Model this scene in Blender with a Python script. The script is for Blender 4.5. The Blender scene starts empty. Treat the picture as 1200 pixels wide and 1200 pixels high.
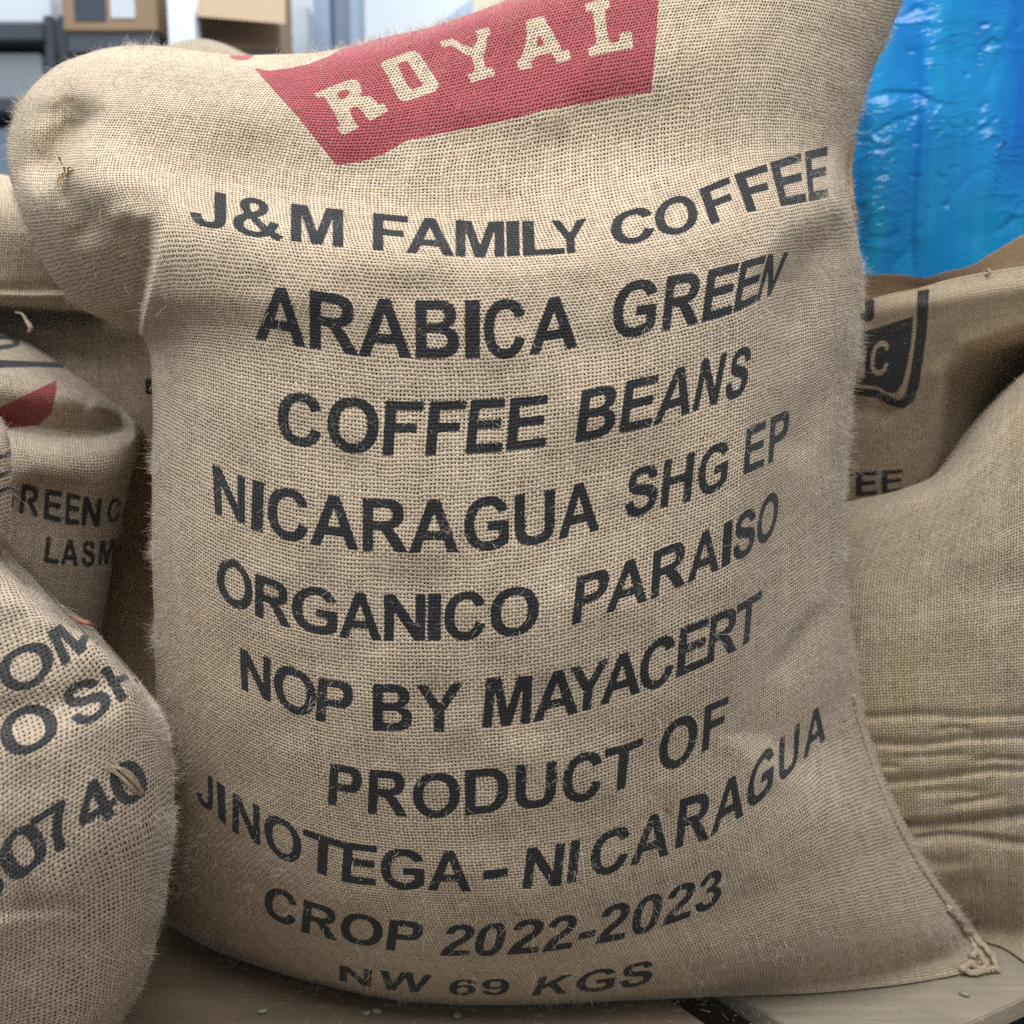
import bpy, math, random
import numpy as np
from mathutils import Vector

random.seed(7)
RNG = np.random.default_rng(7)
C = bpy.context.scene.collection
S = bpy.context.scene

# ------------------------------------------------------------------ camera
PITCH = math.radians(8.0)
CAM_Z = 0.615
FPX = 600.0 / math.tan(math.radians(29.35))          # focal length in 1200-px units
cam_d = bpy.data.cameras.new("camera")
cam = bpy.data.objects.new("camera", cam_d); C.objects.link(cam)
cam.location = (0, 0, CAM_Z)
cam.rotation_euler = (math.pi / 2 - PITCH, 0, 0)
cam_d.sensor_width = 36.0; cam_d.sensor_fit = 'HORIZONTAL'
cam_d.lens = 18.0 / math.tan(math.radians(29.35))
cam_d.clip_start = 0.02; cam_d.clip_end = 60
cam_d.dof.use_dof = True
cam_d.dof.focus_distance = 0.72
cam_d.dof.aperture_fstop = 5.0
S.camera = cam

# ------------------------------------------------------------------ light
W = bpy.data.worlds.new("World"); S.world = W
W.use_nodes = True
bg = W.node_tree.nodes['Background']
bg.inputs[0].default_value = (0.80, 0.90, 1.0, 1)
bg.inputs[1].default_value = 0.33

def area(name, loc, target, sx, sy, energy, col):
    l = bpy.data.lights.new(name, 'AREA'); l.shape = 'RECTANGLE'
    l.size = sx; l.size_y = sy; l.energy = energy; l.color = col
    o = bpy.data.objects.new(name, l); C.objects.link(o)
    o.location = loc
    o.rotation_euler = (Vector(target) - Vector(loc)).to_track_quat('-Z', 'Y').to_euler()
    return o
area("ceiling_lamp", (-0.15, 0.02, 2.1), (0.0, 0.6, 0.4), 2.4, 1.1, 66, (0.96, 0.98, 1.0))
area("ceiling_lamp", (0.2, 2.2, 2.8), (0.0, 2.6, 0.3), 3.4, 1.2, 85, (0.88, 0.95, 1.0))

S.view_settings.view_transform = 'Standard'
S.view_settings.look = 'None'
S.view_settings.exposure = 0.0
S.view_settings.gamma = 1.0
S.cycles.use_denoising = False
S.cycles.max_bounces = 8
S.cycles.transparent_max_bounces = 8
S.cycles.diffuse_bounces = 4

# ------------------------------------------------------------------ helpers
def link(o, parent=None):
    C.objects.link(o)
    if parent is not None: o.parent = parent
    return o
def tag(o, label, cat, group=None, kind=None):
    if label: o['label'] = label
    if cat: o['category'] = cat
    if group: o['group'] = group
    if kind: o['kind'] = kind
    return o
def empty(name, loc=(0, 0, 0)):
    o = bpy.data.objects.new(name, None); o.location = loc
    o.empty_display_size = 0.05
    return link(o)
def child(o, parent):
    """parent a mesh whose vertices are in world space"""
    o.parent = parent
    o.matrix_parent_inverse = parent.matrix_world.inverted() if parent.type != 'EMPTY' else \
        __import__('mathutils').Matrix.Translation(-Vector(parent.location))
    return o
def mesh_obj(name, verts, faces, mat=None, parent=None, smooth=True):
    me = bpy.data.meshes.new(name)
    me.from_pydata([tuple(v) for v in verts], [], faces); me.update()
    if smooth:
        me.polygons.foreach_set('use_smooth', [True] * len(me.polygons))
    if mat: me.materials.append(mat)
    o = bpy.data.objects.new(name, me); C.objects.link(o)
    if parent is not None: child(o, parent)
    return o

def ray(px, py):
    """unit-forward view direction through a point of the 1200-px photograph"""
    xn = (np.asarray(px, float) - 600) / FPX; yn = (np.asarray(py, float) - 600) / FPX
    c, s = math.cos(PITCH), math.sin(PITCH)
    return np.stack([xn, c - yn * s, -s - yn * c], -1)
def at(px, py, d):
    """world point seen at (px,py) whose horizontal distance from the lens is d"""
    r = ray(px, py)
    return np.array([0, 0, CAM_Z]) + r * (np.asarray(d) / r[..., 1])[..., None]
def on_plane(px, py, z=0.0):
    r = ray(px, py)
    return np.array([0, 0, CAM_Z]) + r * ((z - CAM_Z) / r[..., 2])[..., None]

def pchip(x, y, q):
    x = np.asarray(x, float); y = np.asarray(y, float); q = np.asarray(q, float)
    if len(x) == 2: return np.interp(q, x, y)
    h = np.diff(x); dl = np.diff(y) / h
    m = np.zeros(len(x))
    m[0], m[-1] = dl[0], dl[-1]
    for i in range(1, len(x) - 1):
        m[i] = (dl[i - 1] * h[i] + dl[i] * h[i - 1]) / (h[i] + h[i - 1])     # smooth (parabolic) slopes
    i = np.clip(np.searchsorted(x, q) - 1, 0, len(x) - 2)
    t = (q - x[i]) / h[i]
    return ((1 + 2 * t) * (1 - t) ** 2 * y[i] + t * (1 - t) ** 2 * h[i] * m[i]
            + t * t * (3 - 2 * t) * y[i + 1] + t * t * (t - 1) * h[i] * m[i + 1])
def smoothstep(a, b, x):
    t = np.clip((x - a) / (b - a), 0, 1); return t * t * (3 - 2 * t)
def blur_rows(a, sig):
    """gaussian blur along axis 0 and 1 with edge padding"""
    for ax, s in ((0, sig[0]), (1, sig[1])):
        if s <= 0: continue
        r = int(3 * s) + 1
        k = np.exp(-0.5 * (np.arange(-r, r + 1) / s) ** 2); k /= k.sum()
        pad = [(0, 0), (0, 0)]; pad[ax] = (r, r)
        b = np.pad(a, pad, mode='edge')
        a = sum(k[j] * (b[j:j + a.shape[0], :] if ax == 0 else b[:, j:j + a.shape[1]]) for j in range(2 * r + 1))
    return a
def vnoise(x, y, seed):
    """smooth value noise on arrays"""
    r = np.random.default_rng(seed).random((64, 64))
    xi = np.floor(x).astype(int); yi = np.floor(y).astype(int)
    fx = x - xi; fy = y - yi
    fx = fx * fx * (3 - 2 * fx); fy = fy * fy * (3 - 2 * fy)
    g = lambda a, b: r[b % 64, a % 64]
    return ((g(xi, yi) * (1 - fx) + g(xi + 1, yi) * fx) * (1 - fy)
            + (g(xi, yi + 1) * (1 - fx) + g(xi + 1, yi + 1) * fx) * fy) - 0.5
def seg_dist(px, py, poly):
    """signed distance to a polyline (positive on the left of its travel, y down), and position along it 0..1"""
    best = np.full(px.shape, 1e9); sign = np.zeros(px.shape); pos = np.zeros(px.shape)
    P = np.asarray(poly, float); L = np.hypot(*(P[1:] - P[:-1]).T); tot = L.sum(); acc = 0
    for (a, b, l) in zip(P[:-1], P[1:], L):
        d = (b - a) / l
        t = np.clip((px - a[0]) * d[0] + (py - a[1]) * d[1], 0, l)
        ex = px - a[0] - t * d[0]; ey = py - a[1] - t * d[1]
        dd = np.hypot(ex, ey)
        sg = np.sign(d[1] * ex - d[0] * ey)
        m = dd < best
        best = np.where(m, dd, best); sign = np.where(m, sg, sign); pos = np.where(m, (acc + t) / tot, pos)
        acc += l
    return best * sign, pos
def crease(px, py, poly, depth, w_left, w_right, fade=0.15):
    """depth added in a fold along a polyline, its two flanks of different widths"""
    n, pos = seg_dist(px, py, poly)
    prof = np.where(n > 0, np.exp(-(n / w_left) ** 2), np.exp(-(n / w_right) ** 2))
    f = smoothstep(0, fade, pos) * smoothstep(0, fade, 1 - pos) if fade > 0 else 1.0
    return depth * prof * f

# ------------------------------------------------------------------ lettering
GL = {
 'A': "M0,0 L.39,1 L.6,1 L1,0 L.78,0 L.695,.227 L.295,.227 L.213,0Z M.36,.396 L.632,.396 L.495,.766Z",
 'B': "M0,0 L0,1 L.42,1 C.62,1 .745,.92 .745,.75 C.745,.63 .68,.55 .59,.53 C.72,.5 .8,.41 .8,.28 C.8,.1 .68,0 .45,0Z M.2,.835 L.2,.6 L.37,.6 C.48,.6 .535,.64 .535,.72 C.535,.8 .49,.835 .39,.835Z M.2,.435 L.2,.17 L.39,.17 C.53,.17 .585,.215 .585,.3 C.585,.39 .52,.435 .38,.435Z",
 'C': "M.872,.3 C.82,.1 .69,-.017 .46,-.017 C.17,-.017 0,.19 0,.49 C0,.82 .18,1.017 .475,1.017 C.68,1.017 .81,.92 .86,.72 L.66,.672 C.63,.79 .57,.845 .465,.845 C.3,.845 .21,.72 .21,.5 C.21,.27 .3,.155 .46,.155 C.57,.155 .64,.225 .672,.365Z",
 'D': "M0,0 L0,1 L.36,1 C.5,1 .56,.98 .62,.95 C.77,.87 .845,.71 .845,.49 C.845,.28 .77,.13 .63,.05 C.56,.015 .5,0 .38,0Z M.2,.83 L.2,.17 L.35,.17 C.45,.17 .49,.18 .53,.21 C.6,.26 .635,.35 .635,.5 C.635,.65 .6,.745 .53,.795 C.48,.825 .44,.83 .31,.83Z",
 'E': "M0,0 L0,1 L.74,1 L.74,.83 L.2,.83 L.2,.61 L.7,.61 L.7,.44 L.2,.44 L.2,.17 L.76,.17 L.76,0Z",
 'F': "M0,0 L0,1 L.685,1 L.685,.83 L.2,.83 L.2,.595 L.6,.595 L.6,.425 L.2,.425 L.2,0Z",
 'G': "M.49,.368 L.49,.537 L.925,.537 L.925,.14 C.84,.04 .68,-.017 .5,-.017 C.19,-.017 0,.19 0,.5 C0,.82 .19,1.017 .5,1.017 C.72,1.017 .86,.92 .905,.74 L.705,.7 C.67,.79 .6,.845 .49,.845 C.32,.845 .21,.73 .21,.51 C.21,.28 .31,.155 .49,.155 C.58,.155 .66,.185 .725,.235 L.725,.368Z",
 'H': "M0,0 L0,1 L.2,1 L.2,.605 L.595,.605 L.595,1 L.797,1 L.797,0 L.595,0 L.595,.435 L.2,.435 L.2,0Z",
 'I': "M0,0 L0,1 L.2,1 L.2,0Z",
 'J': "M.45,1 L.655,1 L.655,.37 C.655,.22 .64,.15 .59,.08 C.54,.015 .45,-.017 .335,-.017 C.12,-.017 0,.1 0,.32 L.195,.34 C.2,.2 .24,.15 .33,.15 C.425,.15 .45,.2 .45,.33Z",
 'K': "M0,0 L0,1 L.2,1 L.2,.555 L.61,1 L.88,1 L.503,.61 L.9,0 L.64,0 L.363,.467 L.2,.3 L.2,0Z",
 'L': "M0,0 L0,1 L.2,1 L.2,.17 L.71,.17 L.71,0Z",
 'M': "M0,0 L0,1 L.3,1 L.475,.32 L.65,1 L.952,1 L.952,0 L.765,0 L.765,.785 L.567,0 L.372,0 L.187,.785 L.187,0Z",
 'N': "M0,0 L0,1 L.197,1 L.605,.335 L.605,1 L.792,1 L.792,0 L.59,0 L.187,.65 L.187,0Z",
 'O': "M.482,-.017 C.19,-.017 0,.19 0,.5 C0,.81 .19,1.017 .482,1.017 C.775,1.017 .965,.81 .965,.5 C.965,.19 .775,-.017 .482,-.017Z M.482,.155 C.65,.155 .755,.28 .755,.5 C.755,.72 .65,.845 .482,.845 C.315,.845 .21,.72 .21,.5 C.21,.28 .315,.155 .482,.155Z",
 'P': "M0,0 L0,1 L.41,1 C.5,1 .56,.99 .6,.98 C.7,.95 .76,.86 .76,.69 C.76,.56 .71,.46 .61,.41 C.55,.385 .49,.377 .33,.377 L.2,.377 L.2,0Z M.2,.83 L.2,.547 L.33,.547 C.48,.547 .55,.58 .55,.69 C.55,.77 .51,.815 .44,.825 C.4,.83 .37,.83 .32,.83Z",
 'R': "M0,0 L0,1 L.425,1 C.7,1 .79,.91 .79,.72 C.79,.57 .71,.47 .54,.445 C.63,.39 .67,.33 .75,.2 L.875,0 L.63,0 L.485,.22 C.385,.375 .36,.417 .24,.417 L.2,.417 L.2,0Z M.2,.83 L.2,.577 L.35,.577 C.52,.577 .58,.6 .58,.705 C.58,.8 .53,.83 .38,.83Z",
 'S': "M0,.325 L.195,.345 C.22,.21 .28,.15 .395,.15 C.52,.15 .585,.2 .585,.28 C.585,.36 .53,.385 .33,.435 C.12,.485 .035,.575 .035,.74 C.035,.91 .16,1.017 .385,1.017 C.61,1.017 .735,.91 .745,.715 L.545,.705 C.53,.81 .48,.855 .38,.855 C.28,.855 .225,.82 .225,.755 C.225,.69 .28,.665 .45,.625 C.69,.57 .79,.48 .79,.3 C.79,.1 .65,-.017 .395,-.017 C.15,-.017 .02,.1 0,.325Z",
 'T': "M.3,0 L.3,.83 L0,.83 L0,1 L.795,1 L.795,.83 L.5,.83 L.5,0Z",
 'U': "M0,1 L.2,1 L.2,.45 C.2,.33 .205,.29 .22,.25 C.25,.185 .31,.155 .4,.155 C.49,.155 .55,.185 .575,.245 C.59,.28 .59,.33 .59,.44 L.59,1 L.79,1 L.79,.47 C.79,.29 .78,.2 .735,.13 C.675,.035 .57,-.017 .4,-.017 C.22,-.017 .11,.035 .055,.13 C.01,.2 0,.3 0,.46Z",
 'W': "M.24,0 L0,1 L.207,1 L.36,.315 L.54,1 L.78,1 L.955,.305 L1.11,1 L1.315,1 L1.07,0 L.855,0 L.66,.75 L.455,0Z",
 'Y': "M.357,0 L.357,.42 L0,1 L.235,1 L.462,.6 L.69,1 L.925,1 L.56,.42 L.56,0Z",
 '&': "M.985,.1 L.86,-.045 C.8,-.02 .74,.02 .68,.07 C.59,.01 .49,-.017 .37,-.017 C.13,-.017 0,.1 0,.27 C0,.4 .08,.5 .23,.57 C.165,.65 .135,.72 .135,.785 C.135,.92 .24,1.017 .41,1.017 C.575,1.017 .675,.92 .675,.79 C.675,.68 .61,.6 .47,.53 L.66,.3 C.685,.345 .7,.395 .715,.45 L.885,.41 C.865,.33 .835,.255 .79,.19 C.85,.145 .92,.11 .985,.1Z M.37,.63 C.46,.68 .5,.72 .5,.79 C.5,.85 .465,.885 .41,.885 C.35,.885 .315,.85 .315,.8 C.315,.75 .33,.69 .37,.63Z M.32,.455 L.555,.175 C.5,.14 .45,.125 .39,.125 C.27,.125 .2,.19 .2,.28 C.2,.35 .24,.41 .32,.455Z",
 '0': "M.325,-.017 C.1,-.017 0,.16 0,.5 C0,.84 .1,1.017 .325,1.017 C.55,1.017 .65,.84 .65,.5 C.65,.16 .55,-.017 .325,-.017Z M.325,.145 C.42,.145 .455,.24 .455,.5 C.455,.76 .42,.855 .325,.855 C.23,.855 .195,.76 .195,.5 C.195,.24 .23,.145 .325,.145Z",
 '2': "M.665,.178 L.665,0 L0,0 C.01,.1 .04,.2 .1,.29 C.15,.36 .23,.43 .33,.52 C.42,.6 .47,.65 .47,.73 C.47,.81 .42,.855 .34,.855 C.26,.855 .21,.81 .205,.7 L.015,.72 C.03,.91 .15,1.017 .345,1.017 C.55,1.017 .665,.9 .665,.74 C.665,.65 .63,.57 .57,.5 C.53,.45 .46,.39 .38,.32 C.32,.265 .29,.225 .28,.178Z",
 '3': "M0,.275 L.185,.297 C.2,.2 .25,.145 .33,.145 C.415,.145 .475,.21 .475,.305 C.475,.4 .42,.455 .34,.455 C.31,.455 .28,.45 .245,.44 L.265,.595 C.38,.59 .435,.645 .435,.72 C.435,.795 .39,.85 .32,.85 C.25,.85 .2,.8 .19,.71 L.015,.74 C.05,.92 .15,1.017 .325,1.017 C.51,1.017 .625,.9 .625,.755 C.625,.65 .57,.57 .475,.53 C.6,.5 .675,.41 .675,.295 C.675,.12 .53,-.017 .33,-.017 C.145,-.017 .02,.1 0,.275Z",
 '4': "M.405,0 L.405,.2 L0,.2 L0,.365 L.43,1 L.59,1 L.59,.367 L.71,.367 L.71,.2 L.59,.2 L.59,0Z M.405,.367 L.405,.71 L.175,.367Z",
 '6': "M.655,.75 L.47,.73 C.455,.82 .41,.86 .35,.86 C.25,.86 .2,.77 .19,.56 C.24,.63 .31,.66 .39,.66 C.55,.66 .675,.53 .675,.325 C.675,.11 .54,-.017 .35,-.017 C.13,-.017 0,.15 0,.49 C0,.85 .14,1.017 .36,1.017 C.52,1.017 .63,.92 .655,.75Z M.345,.14 C.43,.14 .485,.2 .485,.32 C.485,.44 .43,.505 .345,.505 C.26,.505 .2,.44 .2,.33 C.2,.21 .26,.14 .345,.14Z",
 '7': "M0,.825 L0,1 L.655,1 L.655,.86 C.5,.7 .35,.35 .345,0 L.155,0 C.16,.3 .28,.62 .43,.825Z",
}
def glyph(ch):
    """outline loops of a letter, x scaled to 0..1 across its width, y in cap heights"""
    flip = ch == '9'
    loops = []
    for part in GL['6' if flip else ch].split('Z'):
        part = part.strip()
        if not part: continue
        pts = []
        toks = part.replace('M', ' M ').replace('L', ' L ').replace('C', ' C ').split()
        i = 0
        pr = lambda t: np.array([float(q) for q in t.split(',')])
        while i < len(toks):
            if toks[i] == 'C':
                a, b, c, d = pts[-1], pr(toks[i + 1]), pr(toks[i + 2]), pr(toks[i + 3])
                for t in np.linspace(0, 1, 11)[1:]:
                    pts.append((1 - t) ** 3 * a + 3 * t * (1 - t) ** 2 * b + 3 * t * t * (1 - t) * c + t ** 3 * d)
                i += 4
            else:
                p = pr(toks[i + 1])
                if pts:
                    n = max(1, int(np.hypot(*(p - pts[-1])) / 0.12)); a = pts[-1]
                    for k in range(1, n + 1): pts.append(a + (p - a) * k / n)
                else: pts.append(p)
                i += 2
        loops.append(np.array(pts))
    x0 = min(l[:, 0].min() for l in loops); x1 = max(l[:, 0].max() for l in loops)
    out = []
    for l in loops:
        l = l.copy(); l[:, 0] = (l[:, 0] - x0) / (x1 - x0)
        if flip: l = 1 - l
        out.append(l)
    return out
def text_px(samples, letters):
    """outlines in photograph pixels: samples (x, baseline y, cap height, lean of the cap line), letters 'A 12-34 ...'"""
    s = np.array(samples, float); polys = []
    f = lambda k, x: np.interp(x, s[:, 0], s[:, k])
    def base(x):
        y = np.interp(x, s[:, 0], s[:, 1])
        lo, hi = s[0], s[-1]
        sl0 = (s[1, 1] - s[0, 1]) / (s[1, 0] - s[0, 0]); sl1 = (s[-1, 1] - s[-2, 1]) / (s[-1, 0] - s[-2, 0])
        return np.where(x < lo[0], lo[1] + (x - lo[0]) * sl0, np.where(x > hi[0], hi[1] + (x - hi[0]) * sl1, y))
    for tok in letters.split():
        ch, ext = tok.split(':'); x0, x1 = [float(q) for q in ext.split('~')]
        for l in glyph(ch):
            x = x0 + l[:, 0] * (x1 - x0)
            polys.append(np.stack([x + l[:, 1] * f(3, x), base(x) - l[:, 1] * f(2, x)], 1))
    return polys
def raster(polys, w, h):
    acc = np.zeros((h, w + 1), np.int32)
    for P in polys:
        P = np.asarray(P, float); Q = np.roll(P, -1, 0)
        for (x0, y0), (x1, y1) in zip(P, Q):
            if y0 == y1: continue
            if y0 > y1: x0, y0, x1, y1 = x1, y1, x0, y0
            a = max(0, int(math.ceil(y0 - .5))); b = min(h - 1, int(math.ceil(y1 - .5)) - 1)
            if b < a: continue
            r = np.arange(a, b + 1); xs = x0 + (r + .5 - y0) * (x1 - x0) / (y1 - y0)
            np.add.at(acc, (r, np.clip(np.ceil(xs - .5), 0, w).astype(int)), 1)
    return (np.cumsum(acc, 1)[:, :w] % 2).astype(np.float32)

# ------------------------------------------------------------------ materials
class NT:
    def __init__(s, name):
        s.m = bpy.data.materials.new(name); s.m.use_nodes = True
        s.t = s.m.node_tree; s.t.nodes.clear()
    def n(s, typ, **kw):
        nd = s.t.nodes.new(typ)
        for k, v in kw.items(): setattr(nd, k, v)
        return nd
    def put(s, sock, v):
        if v is None: return
        if isinstance(v, bpy.types.NodeSocket): s.t.links.new(v, sock)
        else: sock.default_value = v
    def M(s, op, a, b=None, c=None, clamp=False):
        nd = s.n('ShaderNodeMath', operation=op, use_clamp=clamp)
        s.put(nd.inputs[0], a); s.put(nd.inputs[1], b); s.put(nd.inputs[2], c)
        return nd.outputs[0]
    def mr(s, v, a, b, c=0.0, d=1.0, smooth=False):
        nd = s.n('ShaderNodeMapRange', interpolation_type='SMOOTHSTEP' if smooth else 'LINEAR')
        s.put(nd.inputs[0], v)
        for i, q in enumerate((a, b, c, d)): s.put(nd.inputs[1 + i], q)
        return nd.outputs[0]
    def mix(s, f, a, b, blend='MIX'):
        nd = s.n('ShaderNodeMix', data_type='RGBA', blend_type=blend)
        s.put(nd.inputs[0], f); s.put(nd.inputs[6], a); s.put(nd.inputs[7], b)
        return nd.outputs[2]
    def noise(s, vec, scale, detail=2.0, rough=0.5, dim='3D'):
        nd = s.n('ShaderNodeTexNoise', noise_dimensions=dim)
        s.put(nd.inputs['Vector'], vec); s.put(nd.inputs['Scale'], scale)
        s.put(nd.inputs['Detail'], detail); s.put(nd.inputs['Roughness'], rough)
        return nd.outputs['Fac']
    def white(s, w):
        nd = s.n('ShaderNodeTexWhiteNoise', noise_dimensions='1D'); s.put(nd.inputs['W'], w)
        return nd.outputs['Value']
    def comb(s, x, y, z=0.0):
        nd = s.n('ShaderNodeCombineXYZ')
        for i, v in enumerate((x, y, z)): s.put(nd.inputs[i], v)
        return nd.outputs[0]
    def out(s, sh):
        o = s.n('ShaderNodeOutputMaterial'); s.t.links.new(sh, o.inputs[0]); return s.m
    def bsdf(s, **kw):
        nd = s.n('ShaderNodeBsdfPrincipled')
        for k, v in kw.items(): s.put(nd.inputs[k.replace('_', ' ')], v)
        return nd

def rgb(r, g, b): return (r, g, b, 1.0)

def simple(name, col, rough=0.6, nscale=8.0, var=0.15, bump=0.0, metallic=0.0, bscale=60.0):
    t = NT(name); tc = t.n('ShaderNodeTexCoord').outputs['Object']
    n = t.noise(tc, nscale, 4.0, 0.6)
    lo = rgb(*[c * (1 - var) for c in col]); hi = rgb(*[min(1, c * (1 + var)) for c in col])
    b = t.bsdf(Base_Color=t.mix(n, lo, hi), Roughness=rough, Metallic=metallic)
    if bump:
        bp = t.n('ShaderNodeBump'); t.put(bp.inputs['Height'], t.noise(tc, bscale, 3.0)); bp.inputs['Strength'].default_value = bump
        bp.inputs['Distance'].default_value = 0.003
        t.put(b.inputs['Normal'], bp.outputs[0])
    return t.out(b.outputs[0])

JUTE = (0.605, 0.480, 0.342)
def burlap(name, pitch=0.0030, img=None, rect=None, tint=JUTE, streak=0.0, width=(0.60, 0.56), red=(0.40, 0.078, 0.088), inkc=(0.0170, 0.0168, 0.0185), inka=0.92):
    """woven jute: crossing yarns of uneven width with open gaps, printed with an ink mask"""
    t = NT(name)
    uv = t.n('ShaderNodeUVMap').outputs[0]
    sep = t.n('ShaderNodeSeparateXYZ'); t.put(sep.inputs[0], uv)
    u, v = sep.outputs[0], sep.outputs[1]
    w1 = t.M('MULTIPLY', t.M('SUBTRACT', t.noise(uv, 55.0, 3.0, 0.6), 0.5), pitch * 1.5)
    w2 = t.M('MULTIPLY', t.M('SUBTRACT', t.noise(t.comb(v, u, 3.3), 55.0, 3.0, 0.6), 0.5), pitch * 1.5)
    x = t.M('DIVIDE', t.M('ADD', u, w1), pitch); y = t.M('DIVIDE', t.M('ADD', v, w2), pitch)
    ix = t.M('FLOOR', x); iy = t.M('FLOOR', y)
    fx = t.M('SUBTRACT', t.M('FRACT', x), 0.5); fy = t.M('SUBTRACT', t.M('FRACT', y), 0.5)
    rx = t.white(ix); ry = t.white(t.M('ADD', iy, 517.3))
    # slubs: each yarn swells and thins along its length
    slx = t.noise(t.comb(t.M('MULTIPLY', ix, 7.31), t.M('MULTIPLY', y, 0.22), 0.0), 1.0, 3.0, 0.7)
    sly = t.noise(t.comb(t.M('MULTIPLY', x, 0.22), t.M('MULTIPLY', iy, 7.31), 5.0), 1.0, 3.0, 0.7)
    wx = t.M('MULTIPLY', t.M('ADD', t.M('MULTIPLY', rx, 0.14), t.mr(slx, 0.25, 0.75, -0.14, 0.34)), 1.0)
    wy = t.M('MULTIPLY', t.M('ADD', t.M('MULTIPLY', ry, 0.14), t.mr(sly, 0.25, 0.75, -0.14, 0.34)), 1.0)
    hwx = t.M('MULTIPLY', t.M('ADD', wx, width[0] - 0.12), 0.5); hwy = t.M('MULTIPLY', t.M('ADD', wy, width[1] - 0.12), 0.5)
    ax = t.M('DIVIDE', t.M('ABSOLUTE', fx), hwx); ay = t.M('DIVIDE', t.M('ABSOLUTE', fy), hwy)
    rnd = lambda a: t.M('SQRT', t.M('MAXIMUM', t.M('SUBTRACT', 1.0, t.M('MULTIPLY', a, a)), 0.0))
    par = t.M('SUBTRACT', t.M('MULTIPLY', t.M('ABSOLUTE', t.M('MODULO', t.M('ADD', ix, iy), 2.0)), 2.0), 1.0)
    wav_v = t.M('MULTIPLY', par, t.M('COSINE', t.M('MULTIPLY', fy, math.pi)))
    wav_h = t.M('MULTIPLY', par, t.M('COSINE', t.M('MULTIPLY', fx, -math.pi)))
    inx = t.M('LESS_THAN', ax, 1.0); iny = t.M('LESS_THAN', ay, 1.0)
    hv = t.M('ADD', t.M('ADD', rnd(ax), t.M('MULTIPLY', wav_v, 0.55)), t.M('MULTIPLY', t.M('SUBTRACT', inx, 1.0), 4.0))
    hh = t.M('ADD', t.M('SUBTRACT', rnd(ay), t.M('MULTIPLY', wav_h, 0.55)), t.M('MULTIPLY', t.M('SUBTRACT', iny, 1.0), 4.0))
    top_v = t.M('GREATER_THAN', hv, hh)
    hmax = t.M('MAXIMUM', t.M('MAXIMUM', hv, hh), -0.9)
    # spun fibre grain, running along whichever yarn lies on top
    gv = t.noise(t.comb(t.M('MULTIPLY', x, 9.0), t.M('MULTIPLY', y, 1.6), 0.0), 1.0, 2.0, 0.6)
    gh = t.noise(t.comb(t.M('MULTIPLY', x, 1.6), t.M('MULTIPLY', y, 9.0), 9.0), 1.0, 2.0, 0.6)
    mixf = lambda f, a, b: t.M('ADD', t.M('MULTIPLY', t.M('SUBTRACT', b, a), f), a)
    grain = mixf(top_v, gh, gv)
    rr = mixf(top_v, t.M('ADD', t.M('MULTIPLY', ry, 0.22), t.M('MULTIPLY', sly, 0.85)), t.M('ADD', t.M('MULTIPLY', rx, 0.22), t.M('MULTIPLY', slx, 0.85)))
    cA = rgb(tint[0] * .52, tint[1] * .49, tint[2] * .43); cB = rgb(min(1, tint[0] * 1.32), tint[1] * 1.33, tint[2] * 1.38)
    col = t.mix(t.M('ADD', t.M('MULTIPLY', grain, 0.55), t.M('MULTIPLY', rr, 0.5), clamp=True), cA, cB)
    # odd golden, olive and reddish fibres
    fleck = t.noise(t.comb(t.M('MULTIPLY', x, .9), t.M('MULTIPLY', y, .9), 20.0), 0.35, 5.0, 0.75)
    col = t.mix(t.mr(fleck, 0.56, 0.70, 0.0, 0.65), col, rgb(tint[0] * .82, tint[1] * .74, tint[2] * .42))
    fleck2 = t.noise(t.comb(t.M('MULTIPLY', x, .8), t.M('MULTIPLY', y, .8), 40.0), 0.5, 5.0, 0.75)
    col = t.mix(t.mr(fleck2, 0.58, 0.72, 0.0, 0.6), col, rgb(tint[0] * .6, tint[1] * .48, tint[2] * .40))
    big = t.noise(uv, 9.0, 3.0, 0.6)
    col = t.mix(t.mr(big, 0.35, 0.75, 0.0, 0.30), col, rgb(tint[0] * .72, tint[1] * .66, tint[2] * .58))
    if streak:
        st = t.noise(t.comb(t.M('MULTIPLY', u, 34.0), t.M('MULTIPLY', v, 2.0), 7.0), 1.0, 3.0, 0.6)
        col = t.mix(t.mr(st, 0.47, 0.68, 0.0, streak), col, rgb(0.50, 0.37, 0.16))
    rough = 0.85
    if img is not None:
        u0, u1, v0, v1 = rect
        d1 = t.M('MULTIPLY', t.M('SUBTRACT', t.noise(uv, 900.0, 2.0), 0.5), 0.0030)
        d2 = t.M('MULTIPLY', t.M('SUBTRACT', t.noise(t.comb(v, u, 1.0), 900.0, 2.0), 0.5), 0.0030)
        tx = t.M('DIVIDE', t.M('SUBTRACT', t.M('ADD', u, d1), u0), u1 - u0)
        ty = t.M('DIVIDE', t.M('SUBTRACT', t.M('ADD', v, d2), v0), v1 - v0)
        im = t.n('ShaderNodeTexImage', extension='CLIP', interpolation='Linear'); im.image = img
        t.put(im.inputs[0], t.comb(tx, ty))
        sp = t.n('ShaderNodeSeparateColor'); t.put(sp.inputs[0], im.outputs['Color'])
        wear = t.noise(uv, 260.0, 4.0, 0.75)
        fib = t.noise(uv, 1500.0, 2.0, 0.7)
        def ink(ch, col, c, amt):
            k = t.mr(sp.outputs[ch], 0.22, 0.48)
            k = t.M('MULTIPLY', k, t.mr(t.M('ADD', t.M('MULTIPLY', wear, 0.45), t.M('MULTIPLY', fib, 0.55)), 0.26, 0.42, amt, 1.0))
            sh = t.mix(t.M('MULTIPLY', grain, 0.6), rgb(*c), rgb(*[min(1, q * 2.2 + .012) for q in c]))
            return t.mix(k, col, sh)
        col = ink(0, col, inkc, inka)
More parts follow.
